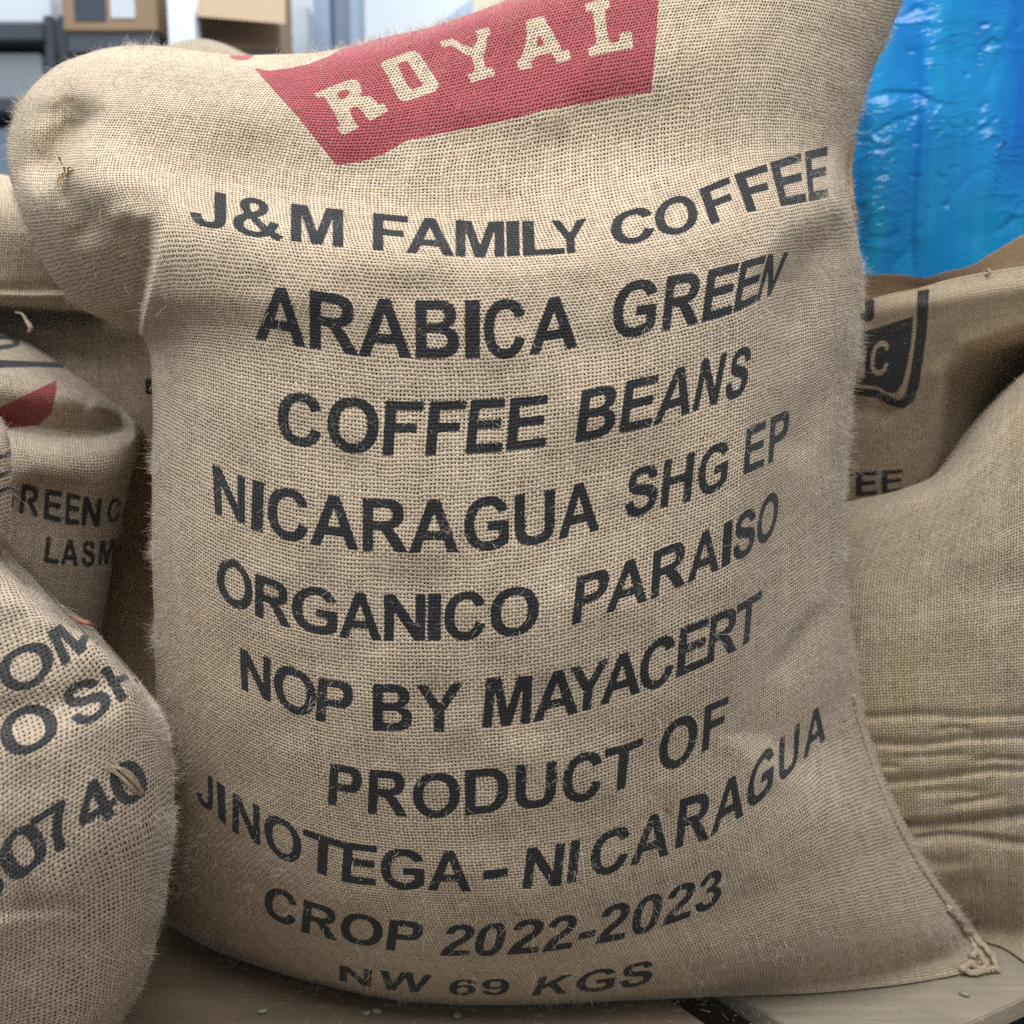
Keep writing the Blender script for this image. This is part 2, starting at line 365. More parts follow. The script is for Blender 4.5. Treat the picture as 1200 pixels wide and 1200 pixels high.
        col = ink(1, col, tuple(q * .7 for q in red), 0.80)
    b = t.bsdf(Base_Color=col, Roughness=rough)
    b.inputs['Specular IOR Level'].default_value = 0.15
    b.inputs['Sheen Weight'].default_value = 0.18; b.inputs['Sheen Roughness'].default_value = 0.5
    bp = t.n('ShaderNodeBump'); t.put(bp.inputs['Height'], t.M('ADD', hmax, t.M('MULTIPLY', grain, 0.5)))
    bp.inputs['Strength'].default_value = 0.75; bp.inputs['Distance'].default_value = pitch * 0.26
    t.put(b.inputs['Normal'], bp.outputs[0])
    gap = t.M('MULTIPLY', t.mr(ax, 0.92, 1.08), t.mr(ay, 0.92, 1.08))
    tr = t.n('ShaderNodeBsdfTransparent')
    ms = t.n('ShaderNodeMixShader'); t.put(ms.inputs[0], gap)
    t.t.links.new(b.outputs[0], ms.inputs[1]); t.t.links.new(tr.outputs[0], ms.inputs[2])
    return t.out(ms.outputs[0])

def fibre_mat(name, col):
    t = NT(name)
    hi = t.n('ShaderNodeHairInfo')
    c = t.mix(hi.outputs['Random'], rgb(*[q * .7 for q in col]), rgb(*[min(1, q * 1.25) for q in col]))
    b = t.bsdf(Base_Color=c, Roughness=0.6); b.inputs['Specular IOR Level'].default_value = 0.2
    return t.out(b.outputs[0])
M_FIBRE = fibre_mat("jute_fibre", (0.60, 0.53, 0.43))
M_FIBRE_DARK = fibre_mat("dark_jute_fibre", (0.40, 0.25, 0.09))
M_BEANFILL = simple("green_beans_in_shade", (0.10, 0.085, 0.05), 0.8, 90.0, 0.5)  # bean colour darkened to hold the shade behind the weave gaps
M_SEAM = simple("brown_seam_cord", (0.34, 0.22, 0.12), 0.85, 300.0, 0.35, 0.4, bscale=900.0)
M_CORD = simple("jute_cord", (0.50, 0.39, 0.27), 0.85, 300.0, 0.3, 0.4, bscale=900.0)

# ------------------------------------------------------------------ sacks
class Sack:
    """a filled sack. rows: fabric lines from bottom to top, each a list of points across the front given where they
    show in the photograph, with a distance for the middle of each; the front bulges, the back is closed behind it"""
    def __init__(s, rows, dist, bl, br, pl=2.6, pr=2.6, thick=0.22, nu=240, nv=320, nb=36, feat=None, lump=0.004,
                 top_turn=0.0, dist_floor=False, caps=True, seed=1, mid=None, rowsmooth=0.0):
        t = np.linspace(-1, 1, nu); sx = np.sin(t * math.pi / 2) * .55 + .45 * t
        K = len(rows); kx = []; ky = []
        for r in rows:
            r = np.array(r, float); x = r[0, 0] + (sx + 1) / 2 * (r[-1, 0] - r[0, 0])
            kx.append(x); ky.append(pchip(r[:, 0], r[:, 1], x))
        kx = np.array(kx); ky = np.array(ky)
        q = np.linspace(0, K - 1, nv)
        X = np.stack([pchip(np.arange(K), kx[:, j], q) for j in range(nu)], 1)
        Y = np.stack([pchip(np.arange(K), ky[:, j], q) for j in range(nu)], 1)
        if rowsmooth: Y = blur_rows(Y, (rowsmooth, rowsmooth)); X = blur_rows(X, (rowsmooth, 0))
        dc = pchip(np.arange(K), dist, q)[:, None]
        sg = np.repeat(sx[None], nv, 0)
        prof = np.where(sg < 0, bl * (1 - (1 - np.abs(sg) ** pl) ** (1 / pl)), br * (1 - (1 - np.abs(sg) ** pr) ** (1 / pr)))
        D = dc + prof
        if top_turn:
            tau = np.clip((q - (K - 2.2)) / 1.2, 0, 1)[:, None]
            D = D + top_turn * (1 - np.sqrt(np.maximum(0, 1 - tau ** 2)))
        if feat is not None: D = D + feat(X, Y)
        n = lambda sc, sd: vnoise(X / sc + 20, Y / sc + 20, sd + seed * 11)
        fade = np.clip(np.sqrt(np.maximum(0, 1 - sg ** 2)), 0, 1)
        D = D + lump * fade * (1.6 * n(150, 1) + .9 * n(70, 2) + .45 * n(34, 3))
        s.X, s.Y, s.nu, s.nv = X, Y, nu, nv
        if dist_floor:                                        # nothing sinks through the boards it stands on
            r = ray(X, Y)
            zl = .003 + .022 * np.minimum(q, 1.0)[:, None]
            lim = np.where(r[..., 2] < -.05, (zl - CAM_Z) / np.minimum(r[..., 2], -.05) * r[..., 1], 1e9)
            k = .02; h = np.clip(.5 + (lim - D) / (2 * k), 0, 1)
            D = lim * (1 - h) + D * h - k * h * (1 - h)
        F = at(X, Y, D)
        s.F = F
        # back half: an arch from the right edge round to the left edge
        th = np.linspace(0, math.pi, 2 * nb + 1)
        PR = F[:, -1]; PL = F[:, 0]; Mid = (PR + PL) / 2
        def away(px, py, right):                              # straight back, never outside what the front hides
            r = ray(px, py); r = r / r[:, 1:2]
            r[:, 0] = np.minimum(r[:, 0], 0) if right else np.maximum(r[:, 0], 0)
            r[:, 2] = np.minimum(r[:, 2], 0); return r
        dR = away(X[:, -1], Y[:, -1], True); dL = away(X[:, 0], Y[:, 0], False)
        R = [Mid + np.cos(a) * (PR - Mid) + math.sin(a) ** .8 * thick * (dR * (1 + math.cos(a)) / 2 + dL * (1 - math.cos(a)) / 2) for a in th[1:-1]]
        for a, p in zip(th[1:-1], R):
            jf = (1 + math.cos(a)) / 2 * (nu - 1); j0 = min(int(jf), nu - 2); t_ = jf - j0
            zz = F[:, j0, 2] * (1 - t_) + F[:, j0 + 1, 2] * t_
            p[:, 2] += zz - (Mid + math.cos(a) * (PR - Mid))[:, 2]
        for p in R: p[:, 2] = np.maximum(p[:, 2], .003 + .02 * np.minimum(q, 1) if dist_floor else -9)
        R = np.stack(R, 1)                                    # nv x (2nb-1) x 3
        h = R.shape[1] // 2
        ring = np.concatenate([R[:, h:], F, R[:, :h + 1]], 1)  # starts and ends at the middle of the back
        s.off = R[:, h:].shape[1]
        # fabric coordinates in metres
        du = np.linalg.norm(np.diff(ring, axis=1), axis=2); uu = np.concatenate([np.zeros((nv, 1)), np.cumsum(du, 1)], 1)
        c = s.off + nu // 2; uu = uu - uu[:, c:c + 1]
        uu = blur_rows(uu, (8, 0))
        lo, hi = s.off + nu // 4, s.off + 3 * nu // 4
        dv = np.linalg.norm(np.diff(ring[:, lo:hi], axis=0), axis=2).mean(1); vv = np.concatenate([[0], np.cumsum(dv)])
        vv = np.repeat(vv[:, None], ring.shape[1], 1)
        # caps
        fr = np.concatenate([(1 + np.cos(th[1:-1]))[h:] / 2, np.linspace(0, 1, nu), (1 + np.cos(th[1:-1]))[:h + 1] / 2])
        def cap(rg, dz):                                      # closes the end along a line midway between front and back
            f_ = np.linspace(0, 1, nu); front = rg[s.off:s.off + nu]
            back = np.concatenate([rg[:s.off], rg[s.off + nu:]]); fb = np.concatenate([fr[:s.off], fr[s.off + nu:]])
            o_ = np.argsort(fb); mid = np.stack([(np.interp(fr, f_, front[:, c_]) + np.interp(fr, fb[o_], back[o_, c_])) / 2 for c_ in range(3)], 1)
            e_ = np.stack([np.interp(fr, f_, front[:, c_]) for c_ in range(3)], 1)
            w_ = np.clip(np.minimum(fr, 1 - fr) * 12, 0, 1)[:, None]
            mid = mid * w_ + e_ * (1 - w_); mid[:, 2] += dz * w_[:, 0]
            return [rg + (mid - rg) * q_ for q_ in (.06, .2, .5, 1.0)]
        bot = cap(ring[0], -.002 if dist_floor else 0.0); topc = cap(ring[-1], -0.03)
        if not caps: bot = [ring[0]] * 4; topc = [ring[-1]] * 4
        ring = np.concatenate([np.array(bot[::-1]), ring, np.array(topc)], 0)
        ub = np.repeat(uu[:1], 4, 0); ut = np.repeat(uu[-1:], 4, 0)
        vb = vv[:1] - np.array([.20, .12, .05, .015])[:, None]; vt = vv[-1:] + np.array([.015, .05, .12, .2])[:, None]
        uu = np.concatenate([ub, uu, ut], 0); vv = np.concatenate([vb, vv, vt], 0)
        s.ring, s.uu, s.vv = ring, uu, vv
        s.U = uu[4:-4, s.off:s.off + nu]; s.V = vv[4:-4, s.off:s.off + nu]
    def to_uv(s, P):
        """fabric coordinates of points seen at photograph pixels"""
        P = np.array(P, float); out = np.zeros_like(P)
        o_ = np.argsort(s.X[-1]); P[:, 1] = np.maximum(P[:, 1], np.interp(P[:, 0], s.X[-1][o_], s.Y[-1][o_]) + .3)
        st = 3
        gx = s.X[::st, ::st]; gy = s.Y[::st, ::st]
        for a in range(0, len(P), 256):
            p = P[a:a + 256]
            d = (gx.reshape(1, -1) - p[:, :1]) ** 2 + (gy.reshape(1, -1) - p[:, 1:]) ** 2
            k = d.argmin(1); i = np.clip((k // gx.shape[1]) * st, 1, s.nv - 2).astype(float); j = np.clip((k % gx.shape[1]) * st, 1, s.nu - 2).astype(float)
            for _ in range(5):
                i0 = np.clip(np.floor(i).astype(int), 0, s.nv - 2); j0 = np.clip(np.floor(j).astype(int), 0, s.nu - 2)
                fi = i - i0; fj = j - j0
                bl = lambda A: (A[i0, j0] * (1 - fi) + A[i0 + 1, j0] * fi) * (1 - fj) + (A[i0, j0 + 1] * (1 - fi) + A[i0 + 1, j0 + 1] * fi) * fj
                x, y = bl(s.X), bl(s.Y)
                xi = s.X[i0 + 1, j0] - s.X[i0, j0]; xj = s.X[i0, j0 + 1] - s.X[i0, j0]
                yi = s.Y[i0 + 1, j0] - s.Y[i0, j0]; yj = s.Y[i0, j0 + 1] - s.Y[i0, j0]
                det = xi * yj - xj * yi; det = np.where(np.abs(det) < 1e-6, 1e-6, det)
                ex = p[:, 0] - x; ey = p[:, 1] - y
                i = i + np.clip((ex * yj - xj * ey) / det, -6, 6); j = j + np.clip((xi * ey - ex * yi) / det, -6, 6)
                i = np.clip(i, -40, s.nv + 40); j = np.clip(j, -20, s.nu + 20)
            i0 = np.clip(np.floor(i).astype(int), 0, s.nv - 2); j0 = np.clip(np.floor(j).astype(int), 0, s.nu - 2)
            fi = i - i0; fj = j - j0
            bl = lambda A: (A[i0, j0] * (1 - fi) + A[i0 + 1, j0] * fi) * (1 - fj) + (A[i0, j0 + 1] * (1 - fi) + A[i0 + 1, j0 + 1] * fi) * fj
            out[a:a + 256, 0] = bl(s.U); out[a:a + 256, 1] = bl(s.V)
        return out
    def print_image(s, name, black, red=(), clear=(), res=0.00032):
        """rasterise the prints (lists of outline groups in photograph pixels) into fabric space"""
        cv = lambda groups: [[s.to_uv(p) for p in g] for g in groups]
        B, Rr, Cl = cv(black), cv(red), cv(clear)
        allp = np.concatenate([p for g in B + Rr for p in g]); lo = allp.min(0) - .01; hi = allp.max(0) + .01
        w = int((hi[0] - lo[0]) / res); h = int((hi[1] - lo[1]) / res)
        rs = lambda groups: np.max([raster([(p - lo) / res for p in g], w, h) for g in groups], axis=0) if groups else np.zeros((h, w), np.float32)
        a = rs(B); r = rs(Rr)
        if Cl:
            c = 1 - rs(Cl); a = a * c; r = r * c
        a = blur_rows(a, (1.5, 1.5)); r = blur_rows(r, (1.5, 1.5))
        px = np.zeros((h, w, 4), np.float32); px[..., 0] = a; px[..., 1] = r; px[..., 3] = 1
        im = bpy.data.images.new(name, w, h); im.colorspace_settings.name = 'Non-Color'
        im.pixels.foreach_set(px.ravel()); im.update(); im.pack()
        return im, (lo[0], hi[0], lo[1], hi[1])
    def body(s, name, mat, parent, fill=True):
        nr, ncl = s.ring.shape[:2]
        idx = np.arange(nr * ncl).reshape(nr, ncl)
        f = np.stack([idx[:-1, :-1], idx[:-1, 1:], idx[1:, 1:], idx[1:, :-1]], -1).reshape(-1, 4)
        me = bpy.data.meshes.new(name)
        co = s.ring.reshape(-1, 3)
        me.vertices.add(len(co)); me.vertices.foreach_set('co', co.ravel())
        me.loops.add(f.size); me.loops.foreach_set('vertex_index', f.ravel().astype(np.int32))
        me.polygons.add(len(f)); me.polygons.foreach_set('loop_start', (np.arange(len(f)) * 4).astype(np.int32))
        me.polygons.foreach_set('use_smooth', np.ones(len(f), bool))
        uvl = me.uv_layers.new(name='UVMap')
        uv = np.stack([s.uu.reshape(-1)[f.ravel()], s.vv.reshape(-1)[f.ravel()]], -1)
        uvl.data.foreach_set('uv', uv.ravel())
        me.update(calc_edges=True); me.validate()
        me.materials.append(mat)
        o = bpy.data.objects.new(name, me); C.objects.link(o); child(o, parent)
        if fill:
            nm = np.zeros(len(co) * 3, np.float32); me.vertices.foreach_get('normal', nm)
            nm = nm.reshape(nr, ncl, 3)
            # outward check
            cen = s.ring[:, :-1].mean(1, keepdims=True)
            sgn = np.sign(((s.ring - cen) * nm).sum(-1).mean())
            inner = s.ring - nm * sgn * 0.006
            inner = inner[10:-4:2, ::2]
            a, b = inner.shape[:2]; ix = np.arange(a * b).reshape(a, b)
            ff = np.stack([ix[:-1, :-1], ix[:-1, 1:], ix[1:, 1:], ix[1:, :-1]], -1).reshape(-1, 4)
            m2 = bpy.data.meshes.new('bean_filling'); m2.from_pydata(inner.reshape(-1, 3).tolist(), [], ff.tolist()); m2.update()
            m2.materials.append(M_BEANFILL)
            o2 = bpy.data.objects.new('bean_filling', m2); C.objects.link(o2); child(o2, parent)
        s.obj = o
        return o
    def normals(s):
        gu = np.gradient(s.F, axis=1); gv = np.gradient(s.F, axis=0)
        n = np.cross(gu, gv); n /= np.linalg.norm(n, axis=2, keepdims=True) + 1e-12
        return n                                              # towards the viewer: x right, v up -> outward (-y)
    def fuzz(s, parent, count, length=(0.003, 0.008), radius=0.00010, long=60, seed=3, mat=None):
        """loose jute fibres standing off the cloth"""
        g = np.random.default_rng(seed)
        n = s.normals()
        a = np.linalg.norm(np.cross(np.diff(s.F, axis=0)[:, :-1], np.diff(s.F, axis=1)[:-1]), axis=2)
        a = a * np.clip(.55 + 2.6 * vnoise(s.X[:-1, :-1] / 26 + 30, s.Y[:-1, :-1] / 26 + 30, seed + 50), .08, 2) ** 1.3
        a = a * (.38 + 1.7 * smoothstep(.72, .96, np.abs(np.linspace(-1, 1, s.nu - 1))))[None]   # the rubbed sides are the most frayed
        p = a.ravel() / a.sum(); k = g.choice(len(p), count + long, p=p)
        i, j = k // a.shape[1], k % a.shape[1]
        fi = g.random(len(k))[:, None]; fj = g.random(len(k))[:, None]
        root = (s.F[i, j] * (1 - fi) + s.F[i + 1, j] * fi) * (1 - fj) + (s.F[i, j + 1] * (1 - fi) + s.F[i + 1, j + 1] * fi) * fj
        nn = n[i, j]
        tan = g.normal(size=root.shape); tan -= (tan * nn).sum(1, keepdims=True) * nn; tan /= np.linalg.norm(tan, axis=1, keepdims=True)
        lift = g.uniform(.12, 1.0, (len(k), 1)) ** 1.4
        L = g.uniform(length[0], length[1], (len(k), 1)) * g.uniform(.5, 1.3, (len(k), 1))
        L = L * (.55 + .6 * lift); L[count:] = g.uniform(.012, .027, (long, 1))
        d = nn * lift + tan * np.sqrt(np.maximum(0.05, 1 - lift ** 2))
        curl = g.normal(size=root.shape) * .45
        pts = []
        for q in (0, .33, .66, 1.0):
            pts.append(root - nn * .0006 + L * (d * q + curl * q * q * .6 - nn * q * q * .18 * (1 - lift)))
        pts = np.stack(pts, 1)
        hc = bpy.data.hair_curves.new('fuzz'); hc.add_curves([4] * len(k))
        hc.attributes['position'].data.foreach_set('vector', pts.astype(np.float32).ravel())
        at_r = hc.attributes.get('radius') or hc.attributes.new('radius', 'FLOAT', 'POINT')
        rad = radius * (.55 + .6 * lift) * g.uniform(.6, 1.3, (len(k), 1)) * np.array([[1.0, .9, .7, .35]])
        rad[count:] *= 1.25
        at_r.data.foreach_set('value', rad.astype(np.float32).ravel())
        hc.materials.append(mat or M_FIBRE)
        o = bpy.data.objects.new('fuzz', hc); C.objects.link(o); child(o, parent); o['kind'] = 'stuff'
        return o

def strand(name, pts, radius, mat, parent=None, sides=6):
    """a thin cord through world points, as a mesh tube"""
    P = np.array(pts, float)
    tt = np.linspace(0, len(P) - 1, max(8, len(P) * 4))
    Q = np.stack([pchip(np.arange(len(P)), P[:, c], tt) for c in range(3)], 1)
    T = np.gradient(Q, axis=0); T /= np.linalg.norm(T, axis=1, keepdims=True) + 1e-12
    A = np.cross(T, [0.3, 0.2, 1.0]); A /= np.linalg.norm(A, axis=1, keepdims=True) + 1e-12
    B = np.cross(T, A)
    rr = radius if hasattr(radius, '__len__') else [radius] * len(Q)
    rr = np.interp(np.linspace(0, 1, len(Q)), np.linspace(0, 1, len(rr)), rr)
    V = []; Fc = []
    for k in range(len(Q)):
        for m in range(sides):
            a = 2 * math.pi * m / sides + k * .5
            V.append(Q[k] + rr[k] * (math.cos(a) * A[k] + math.sin(a) * B[k]))
    for k in range(len(Q) - 1):
        for m in range(sides):
            m2 = (m + 1) % sides
            Fc.append((k * sides + m, k * sides + m2, (k + 1) * sides + m2, (k + 1) * sides + m))
    Fc.append(tuple(range(sides))[::-1]); Fc.append(tuple(range((len(Q) - 1) * sides, len(Q) * sides)))
    return mesh_obj(name, V, Fc, mat, parent)
# ------------------------------------------------------------------ the setting: floor, wall, pallet
def box(name, lo, hi, mat, parent=None, bevel=0.002):
    import bmesh
    bm = bmesh.new()
    bmesh.ops.create_cube(bm, size=1.0)
    lo = Vector(lo); hi = Vector(hi)
    for v in bm.verts: v.co = Vector([(lo[i] + hi[i]) / 2 + v.co[i] * (hi[i] - lo[i]) for i in range(3)])
    if bevel: bmesh.ops.bevel(bm, geom=bm.edges[:], offset=bevel, segments=2, affect='EDGES')
    me = bpy.data.meshes.new(name); bm.to_mesh(me); bm.free()
    me.materials.append(mat)
    o = bpy.data.objects.new(name, me); C.objects.link(o)
    if parent is not None: child(o, parent)
    return o
def box_px(name, x0, y0, x1, y1, d, depth, mat, parent=None, bevel=0.004):
    a = at(x0, y1, d); b = at(x1, y0, d)
    return box(name, (a[0], d, a[2]), (b[0], d + depth, b[2]), mat, parent, bevel)
def prism(name, pts, z0, z1, mat, parent=None, bevel=0.0015):
    import bmesh
    bm = bmesh.new()
    lo = [bm.verts.new((p[0], p[1], z0)) for p in pts]; hi = [bm.verts.new((p[0], p[1], z1)) for p in pts]
    n = len(pts)
    bm.faces.new(lo[::-1]); bm.faces.new(hi)
    for i in range(n): bm.faces.new((lo[i], lo[(i + 1) % n], hi[(i + 1) % n], hi[i]))
    bmesh.ops.recalc_face_normals(bm, faces=bm.faces[:])
    bmesh.ops.bevel(bm, geom=bm.edges[:], offset=bevel, segments=2, affect='EDGES')
    me = bpy.data.meshes.new(name); bm.to_mesh(me); bm.free(); me.materials.append(mat)
    o = bpy.data.objects.new(name, me); C.objects.link(o)
    if parent is not None: child(o, parent)
    return o

FLOOR_Z = -0.15
floor = mesh_obj("floor", [(-5, -3, FLOOR_Z), (5, -3, FLOOR_Z), (5, 6, FLOOR_Z), (-5, 6, FLOOR_Z)], [(0, 1, 2, 3)],
                 simple("concrete", (0.20, 0.19, 0.18), 0.7, 6.0, 0.2, 0.2))
tag(floor, "grey concrete warehouse floor", "floor", kind='structure')
wall = box("wall", (-4, 3.9, FLOOR_Z), (4, 4.0, 3.6), simple("white_wall_paint", (0.80, 0.83, 0.86), 0.6, 2.0, 0.03), bevel=0)
tag(wall, "bright white warehouse wall far behind the sacks", "wall", kind='structure')

def wood(name, col):
    t = NT(name); tc = t.n('ShaderNodeTexCoord').outputs['Object']
    mp = t.n('ShaderNodeMapping'); t.put(mp.inputs[0], tc); mp.inputs['Scale'].default_value = (4, 60, 60); mp.inputs['Rotation'].default_value = (0, 0, -0.75)
    g = t.noise(mp.outputs[0], 1.0, 5.0, 0.65); d = t.noise(tc, 14.0, 5.0, 0.7); sp = t.noise(tc, 160.0, 3.0, 0.7)
    c = t.mix(t.mr(g, .3, .7), rgb(*[q * .72 for q in col]), rgb(*[q * 1.15 for q in col]))
    c = t.mix(t.mr(d, .45, .75, 0, .5), c, rgb(*[q * .55 for q in col]))
    c = t.mix(t.mr(sp, .66, .74, 0, .6), c, rgb(*[q * .3 for q in col]))
    b = t.bsdf(Base_Color=c, Roughness=0.72)
    bp = t.n('ShaderNodeBump'); t.put(bp.inputs['Height'], t.M('ADD', g, t.M('MULTIPLY', sp, .6))); bp.inputs['Strength'].default_value = .35; bp.inputs['Distance'].default_value = .0015
    t.put(b.inputs['Normal'], bp.outputs[0])
    return t.out(b.outputs[0])
M_BOARD_A = wood("brown_board", (0.25, 0.187, 0.122))
M_BOARD_B = wood("weathered_board", (0.385, 0.325, 0.238))

pallet = empty("pallet", (0, 1.0, FLOOR_Z))
tag(pallet, "wooden pallet of wide boards with a dark gap, under the printed sack", "pallet")
g0 = on_plane(876, 1173)[:2]; g1 = on_plane(917, 1200)[:2]
e1 = (g1 - g0) / np.linalg.norm(g1 - g0)                    # along the gap, towards the viewer
K = on_plane(1007.6, 1259.6)[:2]
r0 = on_plane(1142, 1197)[:2]; r1 = on_plane(1200, 1170)[:2]
e2 = (r1 - r0) / np.linalg.norm(r1 - r0)
prism("deck_board", [K, K + e2 * .75, K + e2 * .75 - e1 * 1.2, K - e1 * 1.2], -0.022, 0.0, M_BOARD_B, pallet)
q0 = on_plane(801, 1181)[:2]
q1 = q0 + e1 * .30
prism("deck_board", [q1, q1 - e1 * 1.5, q1 - e1 * 1.5 - e2 * 1.25, q1 - e2 * 1.25], -0.022, 0.0, M_BOARD_A, pallet)
kk = K + e1 * .012
prism("deck_board", [kk + e1 * .30, kk + e1 * .30 + e2 * .8, kk + e2 * .8, kk], -0.060, -0.040, M_BOARD_B, pallet)
prism("stringer", [K + e1 * .3 + e2 * .05, K + e1 * .3 + e2 * .12, K - e1 * 1.1 + e2 * .12, K - e1 * 1.1 + e2 * .05], FLOOR_Z, -0.0605, M_BOARD_A, pallet)
sq = q1 - e2 * .25
prism("stringer", [sq, sq - e1 * 1.4, sq - e1 * 1.4 - e2 * .08, sq - e2 * .08], FLOOR_Z, -0.0225, M_BOARD_A, pallet)
for k in (0, 1):
    s1 = K - e1 * (.2 + .7 * k)
    prism("block", [s1 + e2 * .1, s1 + e2 * .2, s1 + e2 * .2 - e1 * .1, s1 + e2 * .1 - e1 * .1], -0.06, -0.0225, M_BOARD_A, pallet)

# ------------------------------------------------------------------ background shelves
M_DARKSTEEL = simple("dark_grey_steel", (0.075, 0.085, 0.105), 0.45, 12.0, 0.15)
M_WHITEBIN = simple("white_plastic", (0.78, 0.82, 0.88), 0.4, 5.0, 0.04)
M_GREYBIN = simple("grey_plastic", (0.30, 0.33, 0.36), 0.5, 5.0, 0.08)
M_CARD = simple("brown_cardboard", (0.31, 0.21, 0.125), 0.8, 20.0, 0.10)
M_CARDL = simple("lit_cardboard_flap", (0.37, 0.265, 0.165), 0.8, 20.0, 0.08)  # same cardboard, its lit look put into a lighter colour
M_BLUEGREY = simple("blue_grey_paint", (0.21, 0.27, 0.36), 0.5, 6.0, 0.10)
M_CREAM = simple("cream_paint", (0.68, 0.60, 0.45), 0.6, 6.0, 0.04)
M_LABEL = simple("white_label_paper", (0.62, 0.64, 0.68), 0.6, 80.0, 0.15)
M_DARKPANEL = simple("dark_blue_print", (0.05, 0.06, 0.085), 0.6, 20.0, 0.2)

def floor_base(px, d):
    p = at(px, 450, d); return (p[0], d, FLOOR_Z)
sh = empty("shelving_unit", floor_base(30, 2.75))
tag(sh, "dark grey metal shelving with white and grey bins at far left", "shelving")
for (xa, xb) in ((50, 61), (67, 78)):
    a = at(xa, 18, 2.72); b = at(xb, 18, 2.72)
    box("post", (a[0], 2.72, FLOOR_Z), (b[0], 2.76, a[2]), M_DARKSTEEL, sh)
for (ya, yb) in ((27, 47), (117, 131), (250, 264)):
    box_px("shelf_board", -320, ya, 49, yb, 2.70, .45, M_DARKSTEEL, sh)
def thing_box(name, label, cat, rect, d, depth, mat, group=None):
    o = box_px(name, *rect, d, depth, mat); return tag(o, label, cat, group)
thing_box("storage_bin", "white bin on the top shelf at far left", "bin", (-300, -90, 52, 26.5), 2.74, .38, M_WHITEBIN)
thing_box("storage_bin", "grey bin under the dark shelf at far left", "bin", (-300, 62, 48, 116.5), 2.74, .38, M_GREYBIN)
thing_box("storage_bin", "blue-grey bin on the lower shelf at far left", "bin", (-300, 150, 40, 249), 2.74, .38, M_BLUEGREY)

b1 = empty("cardboard_box", floor_base(130, 2.6)); b1.location = tuple(at(130, 38, 2.62))
tag(b1, "brown cardboard box with dark print and white label, on dark shelf", "box", "cardboard boxes on the shelves")
box_px("carton", 74, -70, 180, 36.5, 2.62, .2, M_CARD, b1)
box_px("printed_panel", 88, -40, 121, 24, 2.617, .002, M_DARKPANEL, b1, 0)
box_px("label", 130, -6, 157, 21, 2.617, .002, M_LABEL, b1, 0)
s2 = empty("shelving_unit", floor_base(130, 2.7))
tag(s2, "dark metal shelf carrying the box with the white label", "shelving")
box_px("shelf_board", 80, 37.2, 184, 62, 2.63, .42, M_DARKSTEEL, s2)
box_px("back_panel", 80, 62.5, 184, 300, 2.95, .02, M_DARKSTEEL, s2)
for xa in (82, 176):
    a = at(xa, 63, 2.66); b = at(xa + 8, 63, 2.66)
    box("post", (a[0], 2.66, FLOOR_Z), (b[0], 2.70, a[2]), M_DARKSTEEL, s2)
b2 = empty("cardboard_box", tuple(at(280, 58, 2.72)))
tag(b2, "open cardboard box with a hanging lit flap, beside white post", "box", "cardboard boxes on the shelves")
box_px("carton", 221, -70, 324, 60, 2.72, .16, simple("shaded_cardboard", (0.24, 0.16, 0.10), 0.8, 20.0, 0.1), b2)  # carton colour darkened for the shade below the flap
pa = [at(230, -40, 2.72), at(333, -40, 2.72), at(334, 28, 2.60), at(231, 19, 2.60)]
off = np.array([0, .006, .004])
mesh_obj("flap", pa + [p + off for p in pa], [(3, 2, 1, 0), (4, 5, 6, 7), (0, 1, 5, 4), (1, 2, 6, 5), (2, 3, 7, 6), (3, 0, 4, 7)], M_CARDL, b2, False)
s3 = empty("shelving_unit", floor_base(280, 2.72))
tag(s3, "dark shelf under the open cardboard box", "shelving")
box_px("shelf_board", 216, 61, 334, 74, 2.71, .42, M_DARKSTEEL, s3)
for xa in (223, 322):
    a = at(xa, 74.5, 2.72); b = at(xa + 8, 74.5, 2.72)
    box("post", (a[0], 2.72, FLOOR_Z), (b[0], 2.76, a[2]), M_DARKSTEEL, s3)

def column(name, label, cat, x0, x1, ytop, d, depth, mat):
    a = at(x0, ytop, d); b = at(x1, ytop, d)
    return tag(box(name, (a[0], d, FLOOR_Z), (b[0], d + depth, a[2]), mat, None, .004), label, cat)
column("pillar", "white upright post between the two cardboard boxes", "pillar", 187, 218, -160, 2.58, .06, M_WHITEBIN)
column("cabinet", "pale cabinet side right of the open cardboard box", "cabinet", 338, 361, 6, 3.1, .4, simple("pale_grey_paint", (0.62, 0.66, 0.72), 0.5, 5.0, 0.05))
dr = empty("door_frame", floor_base(388, 3.0))
tag(dr, "blue-grey door frame with a recessed panel against the white wall", "door frame")
a = at(361, -200, 3.0); b = at(416, -200, 3.0)
box("jamb", (a[0], 3.0, FLOOR_Z), (a[0] + .05, 3.12, a[2]), M_BLUEGREY, dr)
box("panel", (a[0] + .052, 3.05, FLOOR_Z), (b[0] - .032, 3.09, a[2]), simple("slate_paint", (0.16, 0.20, 0.27), 0.5, 6.0, 0.1), dr)
box("jamb", (b[0] - .03, 3.0, FLOOR_Z), (b[0], 3.12, a[2]), M_BLUEGREY, dr)
pa = [at(490, 58, 3.4), at(500, 38, 3.4), at(580, -22, 3.4), at(600, -12, 3.4)]
off = np.array([0, .08, 0])
bm_ = mesh_obj("roof_brace", pa + [p + off for p in pa], [(0, 1, 2, 3), (7, 6, 5, 4), (0, 4, 5, 1), (1, 5, 6, 2), (2, 6, 7, 3), (3, 7, 4, 0)],
               simple("grey_blue_brace", (0.33, 0.40, 0.52), 0.5, 6.0, 0.05), None, False)
tag(bm_, "slanting blue-grey brace in front of the white wall", "brace")
column("pillar", "cream post rising behind the red banner", "pillar", 553, 612, -160, 2.5, .08, M_CREAM)

